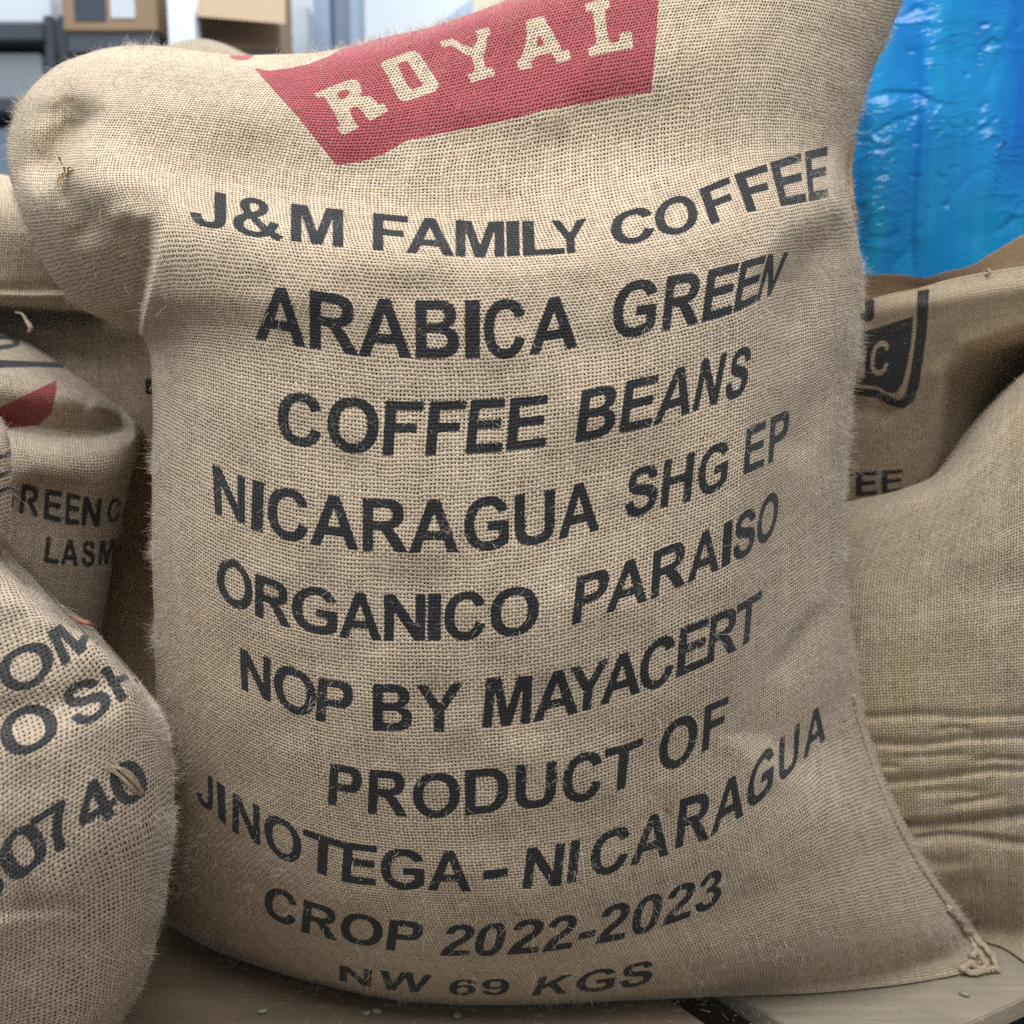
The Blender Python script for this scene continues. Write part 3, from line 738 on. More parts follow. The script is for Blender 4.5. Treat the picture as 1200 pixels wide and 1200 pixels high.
# ------------------------------------------------------------------ blue plastic
def plastic():
    t = NT("blue_plastic_film"); tc = t.n('ShaderNodeTexCoord').outputs['Object']
    def mapped(scale, rot):
        mp = t.n('ShaderNodeMapping'); t.put(mp.inputs[0], tc); mp.inputs['Scale'].default_value = scale; mp.inputs['Rotation'].default_value = rot
        return mp.outputs[0]
    n = t.noise(mapped((1.6, 1, .22), (0, .12, 0)), 9.0, 3.0, 0.6)
    c = t.mix(t.mr(n, .34, .68), rgb(0.008, 0.15, 0.53), rgb(0.014, 0.32, 0.58))
    b = t.bsdf(Base_Color=c, Roughness=0.17); b.inputs['Specular IOR Level'].default_value = .45
    def ridge(v, s, d, sharp):
        q = t.M('ABSOLUTE', t.M('SUBTRACT', t.noise(v, s, d, 0.5), .5))
        return t.M('SUBTRACT', 1.0, t.M('MINIMUM', t.M('MULTIPLY', q, sharp), 1.0))
    r1 = ridge(mapped((1.0, 1.0, 2.0), (0, .6, 0)), 13.0, 1.0, 16.0)
    r2 = ridge(mapped((1.0, 1.0, 2.6), (0, .9, 0)), 30.0, 1.5, 12.0)
    r3 = ridge(mapped((1.6, 1.0, .6), (0, .1, 0)), 7.0, 1.0, 9.0)
    patch = t.mr(t.noise(tc, 9.0, 2.0, 0.5), .42, .68)
    hgt = t.M('ADD', t.M('MULTIPLY', t.M('ADD', r1, t.M('MULTIPLY', r2, .5)), t.M('ADD', t.M('MULTIPLY', patch, 1.0), .05)), t.M('MULTIPLY', r3, .5))
    bp = t.n('ShaderNodeBump'); t.put(bp.inputs['Height'], hgt)
    bp.inputs['Strength'].default_value = .5; bp.inputs['Distance'].default_value = .0032
    t.put(b.inputs['Normal'], bp.outputs[0])
    return t.out(b.outputs[0])
def plastic_feat(X, Y):
    f = np.zeros_like(X)
    f += crease(X, Y, [(1075, 20), (1072, 150), (1066, 260), (1068, 360)], .007, 7, 26, .2)
    f += crease(X, Y, [(1150, -20), (1142, 140), (1124, 230), (1138, 340)], .008, 22, 40, .2)
    f += crease(X, Y, [(1010, 120), (1004, 220), (1015, 330)], .009, 10, 20, .2)
    f += crease(X, Y, [(1215, -40), (1195, 100), (1205, 250), (1190, 330)], .008, 20, 34, .2)
    for l, dp, w in (([(1010, 118), (1040, 108), (1075, 110), (1100, 122), (1128, 124)], .004, 3), ([(1018, 158), (1050, 141), (1090, 128)], .003, 2.5),
                  ([(1010, 276), (1040, 278), (1062, 268)], .003, 2.5), ([(1040, 318), (1056, 300), (1080, 276)], .002, 2.5), ([(1104, 238), (1140, 202), (1168, 192)], .0016, 2.5),
                  ([(1160, 275), (1180, 264), (1196, 248)], .003, 2.5), ([(1132, 158), (1158, 146), (1172, 134)], .0025, 2), ([(1150, 110), (1175, 60), (1190, 20)], .003, 5),
                  ([(1060, 20), (1075, 8), (1090, 14)], .003, 3), ([(1150, 56), (1164, 46), (1176, 56)], .003, 2.5), ([(1096, 200), (1104, 208), (1112, 206)], .0025, 2)):
        f += crease(X, Y, l, dp * .6, w, w * 2.4, .3)
    g = np.random.default_rng(5)
    for _ in range(60):
        x, y = g.uniform(1000, 1260), g.uniform(-60, 320); a = g.uniform(-1.0, .1); l = g.uniform(6, 22)
        f += crease(X, Y, [(x, y), (x + l * .5 * math.cos(a), y + l * .5 * math.sin(a) - 1), (x + l * math.cos(a), y + l * math.sin(a))], g.uniform(.0006, .0018), g.uniform(1.3, 2), g.uniform(2, 4), .3)
    return f
bl_rows = [[(930, 460), (1200, 460), (1480, 470)], [(935, 360), (1200, 355), (1480, 360)], [(938, 250), (1200, 240), (1480, 240)],
           [(945, 140), (1200, 130), (1480, 130)], [(955, 40), (1200, 30), (1480, 40)], [(965, -80), (1200, -90), (1480, -60)], [(985, -190), (1200, -210), (1450, -180)]]
blue = Sack(bl_rows, [1.36, 1.345, 1.33, 1.32, 1.315, 1.315, 1.33], .10, .10, thick=.35, nu=330, nv=380, feat=plastic_feat, lump=.006, seed=9)
bo = empty("plastic_bag", (at(1200, 450, 1.45)[0], 1.45, FLOOR_Z))
tag(bo, "shiny wrinkled blue plastic bag behind the sacks at upper right", "plastic bag")
blue.body("film", plastic(), bo, fill=False)

# ------------------------------------------------------------------ sacks
GROUP = "jute coffee sacks stacked together"
def sack_root(label, px, d):
    e = empty("coffee_sack", (float(at(px, 600, d)[0]), d, 0.0)); return tag(e, label, "sack", GROUP)

# --- the printed sack in the middle
def poly(*p): return [np.array(p, float)]
def dense(pts, step=6):
    P = np.array(pts + [pts[0]], float); out = []
    for a, b in zip(P[:-1], P[1:]):
        n = max(1, int(np.hypot(*(b - a)) / step))
        for k in range(n): out.append(a + (b - a) * k / n)
    return [np.array(out)]
main_rows = [
 [(196,1084),(250,1114),(303,1133),(387,1157),(453,1171),(520,1177),(620,1178),(713,1174),(830,1169),(980,1163),(1075,1152),(1125,1143),(1166,1136)],
 [(190,1062),(300,1115),(398,1149),(440,1158),(500,1164),(560,1167),(623,1167),(690,1163),(765,1155),(900,1138),(1050,1112),(1149,1096)],
 [(188,1005),(309,1074),(353,1092),(400,1104),(452,1113),(520,1120),(594,1119),(650,1114),(700,1106),(775,1086),(847,1060),(950,1020),(1072,980)],
 [(187,905),(231,940),(261,964),(272,975),(305,991),(331,1006),(375,1024),(400,1033),(440,1038),(497,1043),(552,1045),(612,1042),(657,1038),(738,1015),(791,995),(832,980),(871,956),(902,930),(943,890),(1020,850)],
 [(183,842),(280,900),(384,942),(431,953),(511,958),(570,956),(628,949),(682,940),(728,925),(794,898),(822,882),(900,832),(1005,765)],
 [(181,745),(283,808),(317,823),(345,835),(370,844),(437,856),(515,858),(565,854),(620,847),(677,836),(703,827),(750,812),(792,795),(828,778),(863,762),(877,753),(930,716),(992,675)],
 [(178,650),(254,700),(275,711),(299,722),(342,737),(395,747),(450,751),(517,752),(568,751),(602,746),(670,733),(709,720),(762,703),(805,683),(842,668),(875,650),(905,628),(990,560)],
 [(178,560),(252,602),(287,616),(330,631),(363,638),(420,643),(478,646),(537,647),(570,645),(628,637),(653,632),(702,621),(750,606),(773,597),(809,587),(836,577),(871,557),(905,540),(996,490)],
 [(178,455),(325,515),(355,522),(412,530),(448,534),(498,534),(545,532),(593,529),(639,523),(674,518),(725,508),(765,498),(811,483),(840,473),(870,463),(1006,410)],
 [(166,395),(220,390),(299,398),(363,408),(420,416),(482,420),(540,421),(592,419),(640,413),(675,407),(745,396),(775,389),(822,378),(859,367),(890,352),(1010,330)],
 [(92,360),(150,345),(200,336),(299,338),(380,346),(482,352),(620,346),(719,334),(782,323),(830,315),(902,300),(1008,292)],
 [(46,298),(110,285),(170,266),(205,263),(242,268),(303,278),(341,284),(402,289),(437,292),(504,298),(560,302),(637,299),(690,294),(742,285),(795,275),(833,263),(876,249),(915,241),(970,231),(995,226)],
 [(8,190),(60,193),(130,190),(250,205),(400,228),(500,232),(600,225),(700,207),(800,186),(900,166),(996,175)],
 [(26,118),(120,115),(250,125),(400,140),(500,128),(600,105),(700,80),(800,62),(900,56),(1020,92)],
 [(62,80),(120,72),(200,76),(300,84),(400,72),(500,47),(600,15),(700,-10),(800,-30),(900,-38),(1064,-14)],
 [(92,66),(120,57),(150,53),(195,54),(230,59),(262,63),(330,63),(372,61),(405,55),(450,43),(500,32),(550,16),(600,-3),(700,-45),(800,-78),(900,-95),(1000,-95),(1084,-85)],
]
main_dist = [.90, .79, .745, .715, .700, .690, .685, .685, .690, .695, .697, .707, .752, .770, .795, .815]
def main_feat(X, Y):
    f = np.zeros_like(X)
    rim = np.interp(Y, [230, 290, 350, 395], [205, 186, 173, 164])
    soft = np.interp(Y, [215, 300, 395], [45, 9, 6])
    f += .085 * smoothstep(215, 385, Y) * (1 - smoothstep(0, 1, (X - rim + soft) / (soft * 1.2))) * (Y < 396)
    f += crease(X, Y, [(36, 232), (50, 210), (64, 190), (80, 166), (98, 142), (126, 120)], .040, 30, 11, .36)
    f += crease(X, Y, [(58, 212), (84, 232), (100, 260), (98, 296)], .010, 16, 14, .3) + crease(X, Y, [(24, 128), (58, 132), (96, 118)], .006, 12, 12, .3) + crease(X, Y, [(120, 262), (150, 250), (180, 262)], -.006, 14, 14, .3)
    f += -.020 * np.exp(-((X - 118) / 52) ** 2 - ((Y - 205) / 40) ** 2)
    f += .006 * np.exp(-((X - 650) / 130) ** 2 - ((Y - 175) / 38) ** 2)
    f += .004 * np.exp(-((X - 300) / 120) ** 2 - ((Y - 175) / 40) ** 2)
    side = np.interp(Y, [250, 330, 450, 600, 740, 860, 920, 1000], [950, 893, 900, 885, 872, 860, 930, 980])
    band = smoothstep(230, 300, Y) * (1 - smoothstep(850, 980, Y))
    f += .030 * smoothstep(-25, 45, X - side) * band
    f += crease(X, Y, [(1010, 660), (985, 690), (945, 735), (900, 800)], .008, 22, 9, .2)
    f += crease(X, Y, [(1010, 405), (965, 470), (918, 545)], .010, 30, 26, .2)
    f += crease(X, Y, [(1005, 265), (960, 300), (915, 400)], .008, 30, 26, .2)
    f += crease(X, Y, [(1008, 790), (960, 860), (900, 960)], .005, 30, 20, .2)
    f += crease(X, Y, [(985, 160), (977, 210), (985, 262)], -.006, 10, 8, .2)
    return f
def floor_limited(feat, rows_floor=True):
    return feat
ms = Sack(main_rows, main_dist, .16, .20, pl=2.5, pr=2.8, thick=.22, nu=300, nv=420, feat=main_feat, lump=.006, seed=1,
          top_turn=.10, dist_floor=True, rowsmooth=2.0)
L1 = text_px([(223,262,42,0),(303,278,44,0),(402,290,44,0),(470,296,43,0),(560,302,42,0),(637,299,40,-2),(680,296,38,-4),(742,285,38,-4),(795,274,42,-6),(833,263,41,-14),(876,249,44,-16),(915,242,51,-13),(948,236,58,-5),(970,231,59,0)],
  "J:223~265 &:273~333 M:341~402 F:437~478 A:476~532 M:534~591 I:594~609 L:613~662 Y:648~691 C:718~768 O:770~822 F:833~869 F:876~911 E:915~945 E:948~970")
L2 = text_px([(299,397,62,2),(363,408,68,0),(420,417,68,0),(482,420,68,0),(592,420,68,0),(650,412,63,2),(690,404,64,4),(719,398,65,5),(775,389,65,7),(822,378,61,8),(859,367,60,10),(887,353,55,14),(903,346,50,21)],
  "A:299~358 R:363~420 A:420~482 B:487~538 I:545~562 C:567~615 A:620~676 G:716~766 R:775~818 E:822~857 E:859~885 N:886~903")
L3 = text_px([(325,518,60,1),(360,524,61,1),(412,530,63,2),(448,534,64,4),(498,534,63,6),(545,532,63,7),(593,529,62,5),(640,523,60,4),(674,519,61,8),(725,508,61,9),(765,499,61,10),(811,483,61,12),(840,473,60,12),(870,464,59,12)],
  "C:325~376 O:383~442 F:448~491 F:498~540 E:545~588 E:593~639 B:674~718 E:725~763 A:765~808 N:811~840 S:847~872")
L4 = text_px([(252,602,57,-3),(287,614,54,0),(294,621,59,2),(330,631,59,0),(363,638,60,0),(425,646,62,0),(480,648,62,0),(537,647,62,2),(603,642,61,0),(653,633,60,0),(702,621,60,1),(731,610,57,5),(773,596,56,6),(809,587,57,5),(836,577,56,5),(871,557,54,4),(895,547,54,3),(920,533,54,5)],
  "N:252~287 I:294~308 C:313~361 A:363~420 R:425~478 A:479~537 G:543~596 U:603~650 A:654~702 S:731~768 H:773~809 G:816~851 E:871~895 P:900~921")
L5 = text_px([(254,701,49,0),(275,711,54,0),(299,722,50,0),(342,737,50,0),(370,742,53,0),(395,747,54,0),(450,751,54,0),(520,751,55,1),(574,748,56,1),(630,742,56,2),(670,733,56,6),(709,720,56,6),(762,703,56,4),(805,684,55,4),(846,666,52,3),(875,651,55,5),(900,632,54,5),(912,622,52,5)],
  "O:254~296 R:299~341 G:342~395 A:397~447 N:450~498 I:501~516 C:520~568 O:574~630 P:670~709 A:709~758 R:762~803 A:805~842 I:845~855 S:858~883 O:885~909")
L6 = text_px([(283,808,48,-2),(317,823,51,0),(345,836,52,0),(370,844,50,3),(400,850,51,3),(437,856,54,0),(515,858,54,0),(565,853,58,5),(620,848,56,3),(677,835,54,4),(703,827,54,4),(750,812,54,4),(770,806,57,3),(792,795,58,5),(828,779,56,5),(863,762,54,4),(885,748,54,5)],
  "N:283~317 O:321~369 P:370~412 B:437~483 Y:488~541 M:565~621 A:624~677 Y:664~711 A:703~750 C:748~788 E:792~827 R:828~863 T:860~888")
L7 = text_px([(384,942,47,3),(431,953,51,2),(477,957,52,2),(511,958,51,0),(545,956,53,0),(603,949,52,2),(650,944,52,3),(682,939,56,2),(706,932,54,3),(728,925,52,5),(745,918,52,6),(771,907,55,3),(794,899,57,3),(822,882,54,4),(850,866,50,4)],
  "P:384~422 R:431~477 O:483~539 D:545~595 U:603~650 C:658~704 T:706~748 O:771~815 F:822~850")
L8 = text_px([(231,940,36,0),(245,949,41,0),(261,964,46,-3),(272,974,45,1),(305,991,46,-1),(331,1007,47,0),(352,1016,46,0),(375,1024,45,2),(400,1033,46,3),(440,1038,46,3),(470,1042,46,0),(497,1043,46,0),(552,1045,48,0),(612,1042,48,6),(657,1038,50,5),(690,1029,50,5),(713,1024,51,5),(738,1015,53,6),(783,1002,55,6),(791,995,58,6),(830,983,57,6),(850,967,56,6),(871,956,54,6),(892,937,57,5),(914,918,54,2),(938,893,48,2),(967,866,47,2)],
  "J:231~250 I:256~265 N:272~305 O:310~353 T:355~399 E:400~440 G:445~497 A:501~552 N:612~657 I:664~675 C:690~734 A:738~783 R:791~830 A:832~871 G:873~905 U:912~935 A:941~967")
L9 = text_px([(309,1073,36,2),(328,1080,37,3),(353,1092,38,3),(395,1103,36,3),(423,1107,35,3),(452,1113,35,5),(490,1117,36,6),(515,1120,36,9),(557,1120,36,9),(594,1119,40,9),(635,1116,40,9),(669,1111,40,9),(697,1107,44,9),(732,1100,44,9),(758,1092,44,9),(775,1086,44,9),(810,1074,44,9),(845,1058,44,6)],
  "C:309~346 R:353~395 O:398~446 P:452~491 2:515~549 0:553~587 2:594~630 2:635~669 2:697~731 0:737~770 2:775~808 3:812~843")
L10 = text_px([(398,1149,18,0),(433,1157,20,2),(455,1160,22,3),(487,1163,22,8),(525,1166,18,3),(560,1166,18,3),(597,1166,19,3),(623,1167,22,9),(664,1164,22,8),(698,1162,26,6),(740,1157,28,6),(765,1151,28,6)],
  "N:398~434 W:443~500 6:525~556 9:563~595 K:623~664 G:672~718 S:724~762")
dashes = [dense([(566,1021),(595,1017),(595,1027),(566,1031)])[0], dense([(679,1094),(698,1089),(697,1097),(677,1102)])[0]]
banner = dense([(298,80),(315,83),(340,80),(362,75),(385,66),(404,55),(410,40),(450,0),(520,-40),(600,-70),(700,-85),(772,-90),(771,0),(769,40),(766,75),(763,108),(733,112),(690,120),(633,130),(590,142),(540,152),(500,160),(478,164),(462,173),(450,180),(425,189),(400,193),(393,193),(380,176),(350,138),(320,105)], 5)
dot = dense([(265,58),(269,67),(275,70),(282,71),(290,70),(296,66),(300,58)], 3)
k4 = lambda x0, pts: dense([(x0 + x / 4, y / 4) for x, y in pts], 3)[0]
logo_R = [k4(250, [(470,440),(560,402),(640,372),(668,374),(688,395),(697,425),(688,447),(700,452),(738,452),(776,490),(798,484),(820,520),(735,568),(712,548),(700,525),(682,508),(662,500),(640,512),(648,545),(662,572),(684,600),(602,636),(578,600),(590,590),(570,540),(540,490),(515,452),(486,462)]),
          k4(250, [(578,440),(618,418),(640,432),(630,450),(603,468),(590,460)])]
logo_O = [k4(250, [(782,300),(800,286),(920,240),(945,238),(965,250),(1020,335),(1060,400),(1040,430),(900,478),(870,468),(830,390)]),
          k4(250, [(862,304),(885,290),(908,290),(945,345),(982,396),(970,408),(930,420),(908,400),(885,350)])]
logo_Y = [k4(500, [(60,196),(115,180),(138,190),(170,212),(213,224),(236,192),(236,160),(222,148),(290,128),(300,165),(284,172),(275,240),(264,262),(275,320),(310,314),(322,354),(205,390),(190,350),(224,334),(212,272),(160,245),(110,212),(82,226),(66,216)])]
logo_A = [k4(500, [(465,98),(545,74),(590,150),(638,242),(666,235),(676,280),(608,300),(592,262),(578,250),(512,266),(488,292),(496,320),(430,333),(420,286),(444,270),(458,220),(468,160),(462,120)]),
          k4(500, [(524,164),(552,208),(514,222)])]
logo_L = [k4(500, [(738,20),(850,-12),(862,42),(834,46),(842,120),(852,188),(872,205),(902,190),(898,156),(960,146),(968,230),(860,248),(760,268),(754,226),(794,208),(786,130),(774,52),(746,56)])]
img, rect = ms.print_image("main_print", [L1, L2, L3, L4, L5, L6, L7, L8, L9, L10, dashes], [banner, dot], [logo_R, logo_O, logo_Y, logo_A, logo_L])
main = sack_root("large jute sack printed J&M FAMILY COFFEE with a red ROYAL banner, in the middle", 590, .9)
M_MAIN = burlap("printed_burlap", .0030, img, rect)
ms.body("cloth", M_MAIN, main)
ms.fuzz(main, 70000, length=(.003, .009), long=110)

nrm = ms.normals()
def twisted(name, path, lanes, rad, turn, mat, parent):
    P = np.array(path)
    for lane in range(lanes):
        ph = lane * 2 * math.pi / lanes
        q = [p + rad * .8 * np.array([math.cos(k * turn + ph), .35 * math.sin(k * turn + ph), math.sin(k * turn + ph)]) for k, p in enumerate(P)]
        strand(name, q, rad, mat, parent)
seam_rows = np.arange(int(.02 * ms.nv), int(.235 * ms.nv), 1)
seam = [ms.F[i, ms.nu - 10] + nrm[i, ms.nu - 10] * .0014 for i in seam_rows]
keep = [seam[0]]
for p in seam[1:]:
    if np.linalg.norm(p - keep[-1]) > .0050: keep.append(p)
twisted("seam", keep, 2, .0019, 2.1, M_CORD, main)
# the side seam turns into view at the upper right
sel = [i for i in range(0, ms.nv, 2) if 160 < ms.Y[i, -1] < 262]
twisted("seam", [ms.F[i, -1] + np.array([.0012, .002, 0]) for i in sel], 2, .0026, 1.1, M_SEAM, main)
# gathered corner at the lower right: the seam cord doubles back on itself
def on_sack(px, py, lift):
    dd = np.hypot(ms.X - px, ms.Y - py); i, j = np.unravel_index(dd.argmin(), dd.shape)
    return ms.F[i, j] + nrm[i, j] * lift
g = np.random.default_rng(12)
loop = [(1108, 1062), (1128, 1088), (1144, 1104), (1160, 1120), (1169, 1131), (1160, 1137), (1146, 1135), (1134, 1128), (1124, 1134), (1134, 1139), (1148, 1138), (1152, 1126), (1143, 1118), (1132, 1122)]
lp = []
for a, c in zip(loop[:-1], loop[1:]):
    for t in (0, .25, .5, .75):
        lp.append(on_sack(a[0] + (c[0] - a[0]) * t + g.normal() * .8, a[1] + (c[1] - a[1]) * t + g.normal() * .8, .0035 + .002 * g.random()))
for p in lp: p[2] = max(p[2], .006)
twisted("corner_cord", lp, 3, .0019, 1.4, M_CORD, main)
# tuft of darker yarn knotted in the fold of the ear
for k in range(9):
    a = at(76 + g.normal() * 3, 202 + g.normal() * 4, .80)
    # set it on the cloth
    dd = np.hypot(ms.X - (76 + g.normal() * 4), ms.Y - (204 + g.normal() * 4)); i, j = np.unravel_index(dd.argmin(), dd.shape)
    a = ms.F[i, j] + np.array([0, -.001, 0]); v = np.array([g.normal() * .6 + .2, -.5, g.normal() * .9]); v /= np.linalg.norm(v)
    strand("loose_yarn", [a, a + v * .005 + np.array([.001, -.001, 0]), a + v * .010 + np.array([.003, -.001, -.003]), a + v * .012 + np.array([.006, 0, -.007])], [.0005, .0007, .0006, .0002], M_FIBRE_DARK, main, 5)

# a dark burr caught in the cloth under OF
for k in range(4):
    a = on_sack(784 + g.normal() * 2, 945 + g.normal() * 1.5, .001); v = np.array([g.normal(), -.3, g.normal() * .6]); v /= np.linalg.norm(v)
    strand("loose_yarn", [a, a + v * .0015, a + v * .003, a + v * .004], [.0006, .0009, .0007, .0002], M_FIBRE_DARK, main, 5)

# --- sack in front at lower left
fg_rows = [
 [(-260,1420),(0,1330),(128,1228)],
 [(-260,1330),(0,1225),(100,1190),(176,1128)],
 [(-260,1250),(-40,1128),(60,1075),(120,1040),(200,1010)],
 [(-260,1180),(-40,1075),(14,1040),(41,1016),(78,992),(120,965),(160,938),(204,905)],
 [(-260,1050),(-40,925),(44,878),(114,843),(143,822),(190,842)],
 [(-260,930),(-40,850),(0,825),(41,803),(80,777),(110,755),(152,797)],
 [(-260,800),(-60,740),(0,715),(40,710),(96,746)],
 [(-260,680),(-60,640),(0,655),(24,682)],
 [(-260,560),(-100,560),(-40,600),(2,641)],
]
def fg_feat(X, Y):
    f = crease(X, Y, [(-60, 1085), (20, 1066), (75, 1062), (110, 1075)], .003, 14, 9, .25)
    f += crease(X, Y, [(-60, 850), (20, 838), (70, 828), (120, 800), (160, 790)], .010, 24, 24, .2)
    f += crease(X, Y, [(-40, 700), (30, 705), (80, 735)], -.006, 20, 20, .2)
    return f
fs = Sack(fg_rows, [.61, .585, .565, .56, .57, .585, .605, .635, .67], .12, .13, pl=2.4, pr=2.4, thick=.22, nu=260, nv=300, feat=fg_feat,
          lump=.005, seed=2, top_turn=.06, dist_floor=True, rowsmooth=3.0)
T1 = text_px([(-60,855,42,-23),(0,825,42,-23),(41,803,42,-22),(80,777,40,-18),(110,755,38,-16)], "C:-70~-10 O:12~70 M:74~120")
T2 = text_px([(-40,925,46,-23),(44,878,46,-23),(114,843,43,-22),(143,822,38,-22),(180,796,34,-20)], "O:-48~4 O:14~76 S:90~135 H:140~178")
T3 = text_px([(-40,1078,44,-23),(14,1042,44,-23),(41,1016,44,-23),(78,992,44,-23),(120,965,44,-22),(160,938,42,-20),(190,918,40,-18)], "3:-30~10 0:15~62 7:57~97 4:100~142 0:143~178")
img2, rect2 = fs.print_image("front_left_print", [T1, T2, T3], res=.0003)
fg = sack_root("jute sack marked 30740 at lower left, in front of the printed sack", 0, .70)
fs.body("cloth", burlap("front_left_burlap", .0034, img2, rect2, tint=(.515, .41, .30), width=(.60, .58), inkc=(.034, .033, .033), inka=.74), fg)
fs.fuzz(fg, 34000, length=(.002, .0055), long=16, seed=8)
# pale yarn pulled loose across the last 0
nf = fs.normals()
def on_front(px, py, lift):
    dd = np.hypot(fs.X - px, fs.Y - py); i, j = np.unravel_index(dd.argmin(), dd.shape)
    return fs.F[i, j] + nf[i, j] * lift
g = np.random.default_rng(21)
for k in range(16):
    o1 = g.normal() * 3.2; o2 = g.normal() * 2.2
    strand("loose_yarn", [on_front(124 + o1, 895 - o1 * .8, .0005), on_front(138 + o2 + 2, 904 - o2, .0022), on_front(154 + o2, 918 - o2, .0022), on_front(167 + o1 * .5, 933 - o1 * .4, .0006)],
           [.0002, .0004, .0004, .0002], M_CORD, fg, 5)
# its folded-over top, just in view at the frame's edge
ear = Sack([[(-200,700),(-60,690),(-4,662)],[(-200,620),(-60,640),(11,622)],[(-200,560),(-60,580),(14,560)],[(-200,500),(-60,520),(11,515)],[(-200,450),(-60,470),(1,489)]],
           [.66, .64, .635, .645, .67], .06, .06, thick=.12, nu=60, nv=80, lump=.002, seed=4)
st = [dense([(-60, 540 + q), (-10, 537 + q), (14, 528 + q), (14, 533 + q), (-10, 542 + q), (-60, 546 + q)], 4)[0] for q in (0, 22, 40)]
img3, rect3 = ear.print_image("ear_print", [st], res=.0004)
ear.body("folded_top", burlap("front_left_ear_burlap", .0032, img3, rect3, tint=(.48, .38, .27)), fg)
ear.fuzz(fg, 1500, length=(.002, .005), long=8, seed=31)

# --- folded sack behind it: GREEN ... LAS
rl_rows = [
 [(-140,840),(0,830),(108,815)], [(-140,745),(0,738),(119,742)], [(-140,645),(51,659),(91,664),(131,668)], [(-140,585),(22,602),(97,616),(142,612)],
 [(-140,545),(60,562),(110,570),(153,560)], [(-140,505),(20,512),(90,524),(140,520),(165,524)], [(-140,478),(0,490),(100,496),(168,504)],
 [(-140,430),(0,440),(60,452),(100,466),(149,484)], [(-140,392),(0,408),(50,425),(104,450)], [(-140,368),(0,387),(24,395),(66,420)]]
def rl_feat(X, Y):
    f = crease(X, Y, [(-140, 498), (15, 500), (60, 508), (110, 508), (158, 500)], .052, 26, 11, .05)
    f += -.007 * np.exp(-((Y - 548) / 26) ** 2)
    f += crease(X, Y, [(20, 560), (70, 575), (120, 572)], .004, 14, 20, .3) + crease(X, Y, [(100, 470), (140, 490), (168, 505)], -.006, 10, 14, .2)
    return f
rs_ = Sack(rl_rows, [.97, .96, .945, .935, .915, .915, .93, .955, 1.0, 1.04], .08, .07, thick=.16, nu=160, nv=240, feat=rl_feat, lump=.005, seed=3, top_turn=.05, dist_floor=True)
G1 = text_px([(-10,594,34,2),(22,601,34,4),(51,608,35,2),(76,614,37,2),(97,616,34,3),(117,618,33,3),(127,613,28,2),(140,610,26,2)], "G:-14~14 R:22~45 E:51~71 E:76~92 N:95~116 C:125~140")
G2 = text_px([(51,659,30,4),(72,662,31,1),(91,664,31,2),(110,664,29,2),(130,660,28,2)], "L:51~68 A:71~91 S:95~110 M:115~134")
ring = [dense([(-40,396),(0,392),(14,393),(24,398),(22,405),(10,409),(-40,414)], 4)[0], dense([(-40,400),(0,398),(10,398),(16,400),(14,403),(6,404),(-40,408)], 4)[0]]
bar = dense([(-60,421),(0,422),(70,425),(76,431),(40,430),(0,431),(-60,430)], 4)
tri = dense([(-60,520),(0,478),(66,446),(66,456),(60,485),(45,498),(0,503),(-60,520)], 4)
img4, rect4 = rs_.print_image("rear_left_print", [G1, G2, ring, bar], [tri], res=.0005)
rl = sack_root("folded jute sack with a red triangle and GREEN lettering, behind the lower left sack", 20, 1.0)
rs_.body("cloth", burlap("rear_left_burlap", .0030, img4, rect4, tint=(.52, .42, .31), red=(.30, .055, .058), inkc=(.024, .024, .026), inka=.8), rl)
rs_.fuzz(rl, 5000, length=(.002, .006), long=24, seed=14)

# --- sacks deeper in the pile at the left
bs = Sack([[(-220,980),(120,980),(420,980)],[(-220,760),(120,760),(420,760)],[(-220,620),(120,620),(420,620)],[(-220,510),(120,505),(420,500)],[(-220,420),(60,410),(180,400),(420,400)],[(-220,365),(60,352),(180,350),(420,350)]],
          [1.11, 1.10, 1.09, 1.075, 1.085, 1.13], .1, .1, thick=.22, nu=140, nv=160, lump=.012, seed=5, top_turn=.08, dist_floor=True)
img5, rect5 = bs.print_image("deep_left_print", [dense([(170,444),(186,444),(186,462),(171,462)], 4)], res=.0006)
b = sack_root("shaded jute sack deep in the gap left of the printed sack", 120, 1.25)
bs.body("cloth", burlap("deep_left_burlap", .0031, img5, rect5), b)
as_ = Sack([[(-240,350),(0,357),(130,366)],[(-240,338),(0,347),(135,352)],[(-240,325),(0,330),(140,330)],[(-240,275),(0,270),(150,280)],[(-240,225),(0,232),(150,252)],[(-240,190),(0,204),(20,208),(60,220),(140,240)]],
           [1.05, 1.015, 1.01, .99, 1.0, 1.04], .08, .08, thick=.22, nu=140, nv=120, lump=.006, seed=6, top_turn=.07,
           feat=lambda X, Y: crease(X, Y, [(-240, 333), (0, 340), (80, 337), (140, 345)], .006, 7, 6, .05))
a_ = sack_root("jute sack lying on the pile, peeping out at the left under the folded ear", -40, 1.1)
as_.body("cloth", burlap("upper_left_burlap", .0031), a_)
as_.fuzz(a_, 2500, length=(.002, .006), long=12, seed=15)
hs = Sack([[(140,640),(240,640),(350,640)],[(140,400),(240,400),(350,400)],[(142,200),(240,200),(350,200)],[(148,110),(240,108),(345,112)],[(160,72),(235,66),(325,78)],[(182,58),(205,50),(232,45),(258,50),(298,68)]],
          [1.60, 1.58, 1.56, 1.55, 1.56, 1.60], .08, .08, thick=.2, nu=90, nv=140, lump=.006, seed=7, top_turn=.05)
h_ = sack_root("jute sack whose rounded top just shows behind the printed sack", 240, 1.4)
hs.body("cloth", burlap("rear_top_burlap", .0031, tint=(.47, .37, .26)), h_)

